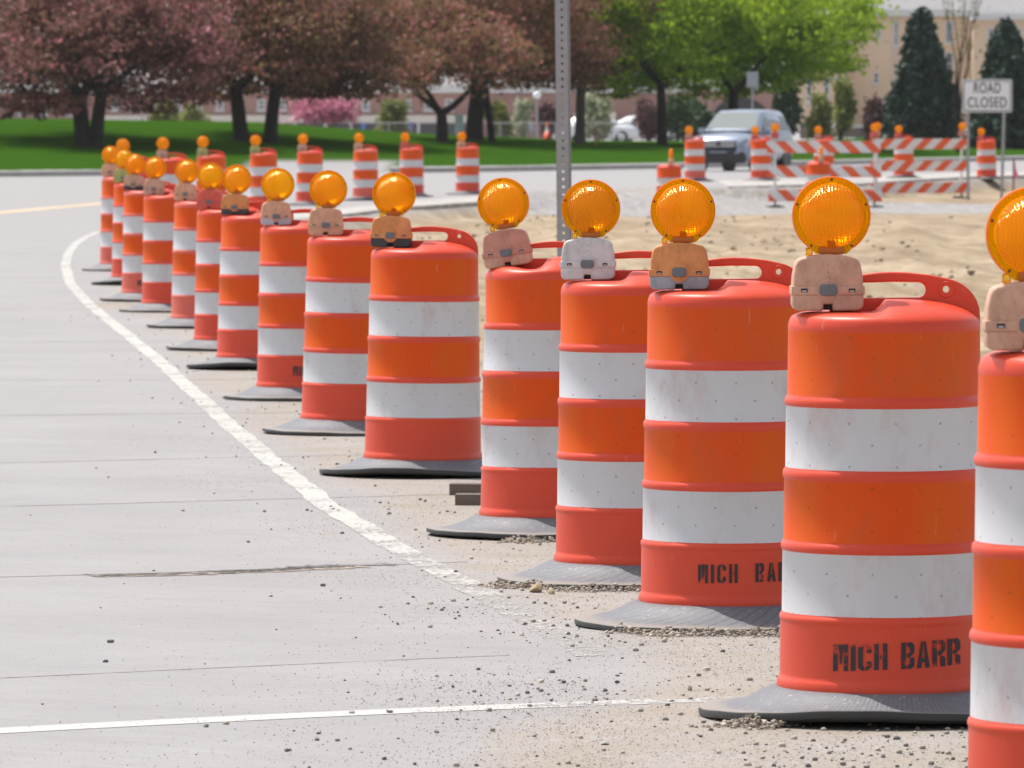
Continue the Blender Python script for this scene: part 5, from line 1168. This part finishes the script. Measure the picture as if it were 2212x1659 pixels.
# ================================================================== stones and grit
def rock_mesh(seed, sub=2):
    rg = random.Random(seed); bm = bmesh.new(); bmesh.ops.create_icosphere(bm, subdivisions=sub, radius=1.0)
    ax = [(Vector((rg.uniform(-1, 1), rg.uniform(-1, 1), rg.uniform(-1, 1))).normalized(), rg.uniform(.45, .85)) for _ in range(9)]
    for v in bm.verts:
        for n_, dd in ax:
            t = v.co.dot(n_)
            if t > dd: v.co -= n_ * (t - dd)
        v.co *= 1 + rg.uniform(-.04, .04)
    me = bpy.data.meshes.new('stone'); bm.to_mesh(me); bm.free(); return me
RK = [rock_mesh(i) for i in range(5)]
MST = simple('grey_stone', (.15, .15, .15), .9, var=.4, scale=30); MSTT = simple('tan_clod', (.36, .29, .18), .95, var=.35, scale=30)
def stone(px, py, wpx, label, mat=MST, flat=.7, i=0):
    p = hit(px, py); s = p.y / F * wpx / 2; me = RK[i % 5].copy(); me.materials.append(mat); o = bpy.data.objects.new('stone', me); COL.objects.link(o); o.location = (p.x, p.y, p.z + s * flat * .6); o.scale = (s, s * .9, s * flat); o.rotation_euler = (0, 0, i * 1.3); tag(o, label, 'stone', 'loose stones on the pavement'); return o
stone(237, 1391, 17, 'single dark stone alone on the concrete at lower left', i=0)
stone(1158, 1282, 38, 'largest tan clod in front of the white cased drum base', MSTT, .75, 1); stone(1190, 1285, 24, 'smaller tan clod right of the largest one', MSTT, .6, 2); stone(1180, 1274, 20, 'tan clod behind the two others at the drum base', MSTT, .8, 3)
stone(1088, 1268, 16, 'dark stone left of the tan clods', MST, .6, 4); stone(1307, 1613, 26, 'pale oblong stone at the bottom, below the stop line', simple('pale_stone', (.34, .34, .31), .9), .45, 1)
stone(1490, 1495, 17, 'grey stone by the fading end of the stop line', simple('mid_stone', (.26, .25, .24), .9), .9, 2); stone(443, 1574, 15, 'dark flat stone just below the left part of the stop line', MST, .6, 3)
stone(697, 1268, 13, 'dark stone on the concrete right of the broken joint', MST, .8, 0); stone(858, 1352, 10, 'small pebble between the stop line and white edge line', MST, .8, 4); stone(835, 962, 11, 'dark pebble on the shoulder below the white banded drum', MST, .8, 2)
stone(1545, 1542, 18, 'tan clod wedged under the curled base of the large stencilled drum', MSTT, .7, 3)
def grit(name, n, sampler, smin, smax, mat, label):
    tm = bmesh.new(); bmesh.ops.create_icosphere(tm, subdivisions=1, radius=1.0); TV = [np.array([v.co[:] for v in tm.verts]) * (1 + .75 * (np.random.default_rng(i).random((len(tm.verts), 1)) - .5)) * np.array([1.05, .9, .78]) for i in range(6)]
    TF = np.array([[v.index for v in f.verts] for f in tm.faces]); tm.free(); P = sampler(n); n = len(P); z = zg(P[:, 0], P[:, 1]); u = RNG.random(n); s = smin + (smax - smin) * u ** 7
    V = np.zeros((n, 12, 3)); th = RNG.random(n) * 6.28; k = RNG.integers(0, 6, n); base = np.stack([TV[i] for i in range(6)])[k] * s[:, None, None]
    c, s_ = np.cos(th)[:, None], np.sin(th)[:, None]; V[..., 0] = base[..., 0] * c - base[..., 1] * s_ + P[:, None, 0]; V[..., 1] = base[..., 0] * s_ + base[..., 1] * c + P[:, None, 1]; V[..., 2] = base[..., 2] + (z + s * .4)[:, None] + (P[:, None, 2] if P.shape[1] > 2 else 0)
    Fc = (TF[None] + (np.arange(n) * 12)[:, None, None]).reshape(-1, 3); me = bpy.data.meshes.new(name); me.vertices.add(n * 12); me.vertices.foreach_set('co', V.ravel()); me.loops.add(len(Fc) * 3); me.loops.foreach_set('vertex_index', Fc.ravel().astype(np.int32)); me.polygons.add(len(Fc)); me.polygons.foreach_set('loop_start', np.arange(0, len(Fc) * 3, 3, dtype=np.int32)); me.update(calc_edges=True)
    at = me.attributes.new('tone', 'FLOAT', 'POINT'); at.data.foreach_set('value', np.repeat(RNG.random(n), 12).astype(np.float32)); me.materials.append(mat); o = bpy.data.objects.new(name, me); COL.objects.link(o); return tag(o, label, name, kind='stuff')
GM = M('grit'); _a = GM.n('ShaderNodeAttribute', attribute_name='tone').outputs['Fac']; GM.set(GM.ramp(_a, [(0, (.11, .11, .11)), (.35, (.20, .19, .18)), (.65, (.34, .30, .25)), (1, (.52, .46, .38))]), .9)
POLY = LINE[:-2] + [rayflat(1150, 1480), rayflat(1020, 1590), (-.25, 13.6), (-.3, 4), (60, 4), (60, 130)]
def sample_all(n):
    m = n * 7; d = 12.5 + (60 - 12.5) * RNG.random(m) ** 2.1; a = RNG.uniform(-.12, .12, m); x = a * d; dl = sdist(x, d, POLY); pit = sdist(x, d, PIT); n1 = fbm(x * 1.1 + 3, d * .5, 4)
    dens = .008 + .05 * sm(-1.2, .2, dl) + .9 * sm(-.5, .8, dl + (n1 - .5) * 2.2) * (.35 + 1.1 * sm(.4, .65, n1)); dens *= np.where(pit > .4, .2, 1); dens = np.maximum(dens, .55 * sm(16.4, 14, d) * sm(-1, .5, x)); k = RNG.random(m) < dens; return np.stack([x, d], 1)[k][:n]
grit('gravel', 26000, sample_all, .0008, .0088, GM.m, 'loose pebbles and grit scattered over the shoulder and lane edge')
def fine_grit(n, sampler):
    P = sampler(n); n = len(P); z = zg(P[:, 0], P[:, 1]); s = .0009 + .0022 * RNG.random(n) ** 2; O = np.array([(1, 0, .3), (0, 1, .2), (-1, .1, .3), (0, -1, .35), (.1, 0, 1.25), (0, 0, -.3)]); th = RNG.random(n) * 6.28
    B = O[None] * s[:, None, None] * (.75 + .5 * RNG.random((n, 6, 1))); c, q = np.cos(th)[:, None], np.sin(th)[:, None]
    V = np.stack([B[..., 0] * c - B[..., 1] * q + P[:, None, 0], B[..., 0] * q + B[..., 1] * c + P[:, None, 1], B[..., 2] + z[:, None]], -1); T = np.array([(0, 1, 4), (1, 2, 4), (2, 3, 4), (3, 0, 4)])
    Fc = (T[None] + (np.arange(n) * 6)[:, None, None]).reshape(-1, 3); me = bpy.data.meshes.new('grit'); me.vertices.add(n * 6); me.vertices.foreach_set('co', V.ravel()); me.loops.add(len(Fc) * 3); me.loops.foreach_set('vertex_index', Fc.ravel().astype(np.int32)); me.polygons.add(len(Fc)); me.polygons.foreach_set('loop_start', np.arange(0, len(Fc) * 3, 3, dtype=np.int32)); me.update(calc_edges=True)
    at = me.attributes.new('tone', 'FLOAT', 'POINT'); at.data.foreach_set('value', np.repeat(RNG.random(n) * .8, 6).astype(np.float32)); me.materials.append(GM.m); o = bpy.data.objects.new('grit', me); COL.objects.link(o); return tag(o, 'fine dark grit dusting the shoulder and lane edge', 'grit', kind='stuff')
def sample_fine(n):
    m = n * 6; d = 12.5 + 26 * RNG.random(m) ** 1.7; a = RNG.uniform(-.1, .11, m); x = a * d; dl = sdist(x, d, POLY); n1 = fbm(x * 1.6 + 3, d * .6, 5)
    dens = .012 + .13 * sm(-1.6, .1, dl) + .8 * sm(-.7, .5, dl + (n1 - .5) * 1.5) * (.3 + 1.1 * sm(.38, .62, n1)); k = RNG.random(m) < dens; return np.stack([x, d], 1)[k][:n]
fine_grit(110000, sample_fine)
def sample_heap(n):
    out = []
    for px, d, a0, a1, w_ in ((1369, 21.4, 200, 300, 1.0), (1571, 19.3, 225, 315, 1.2), (1186, 24.2, 250, 300, .5), (1910, 16, 215, 235, .4)):
        m = int(n * w_ / 3.1); a = R(1) * RNG.uniform(a0, a1, m); r = .465 + RNG.normal(0, .045, m) + .03 * np.sin(a * 9); z = np.maximum(0, .022 - .28 * np.abs(r - .455)) * RNG.random(m) * (.4 + .9 * vnoise(a * 14, a * 0)); out.append(np.stack([PX(px, d) + r * np.cos(a), d + r * np.sin(a), z], 1))
    return np.concatenate(out)
GH = M('heap_grit'); _a = GH.n('ShaderNodeAttribute', attribute_name='tone').outputs['Fac']; GH.set(GH.ramp(_a, [(0, (.20, .17, .14)), (.4, (.36, .30, .235)), (.8, (.47, .41, .34)), (1, (.55, .5, .45))]), .95)
grit('grit_heap', 12000, sample_heap, .0012, .0085, GH.m, 'small banks of grit heaped against the nearest drum bases')

CLM = M('soil_clod'); _a = CLM.n('ShaderNodeAttribute', attribute_name='tone').outputs['Fac']; CLM.set(CLM.ramp(_a, [(0, (.24, .18, .115)), (.5, (.34, .265, .18)), (1, (.44, .36, .26))]), .95)
def sample_clods(n):
    m = n * 5; d = 24 + 104 * RNG.random(m); a = RNG.uniform(-.1, .13, m); x = a * d; pit = sdist(x, d, PIT); n1 = fbm(x * .8 + 3, d * .3, 4); k = (pit > .3) & (RNG.random(m) < .08 + .9 * sm(.5, .7, n1)); return np.stack([x, d], 1)[k][:n]
grit('soil_clods', 4500, sample_clods, .008, .052, CLM.m, 'loose clods of sandy soil lying over the excavated ground')
# ================================================================== air
def haze():
    k = M('haze_air'); k.t.nodes.remove(k.b); v = k.n('ShaderNodeVolumePrincipled', {'Color': (.93, .93, .95, 1), 'Density': .0001, 'Anisotropy': .2}); k.link(v.outputs[0], k.out.inputs['Volume'])
    bm = bmesh.new(); bx(bm, -3100, 3100, -260, 5100, -2.6, 16); o = bm_obj('haze', bm, k.m); tag(o, kind='stuff'); return o
haze()
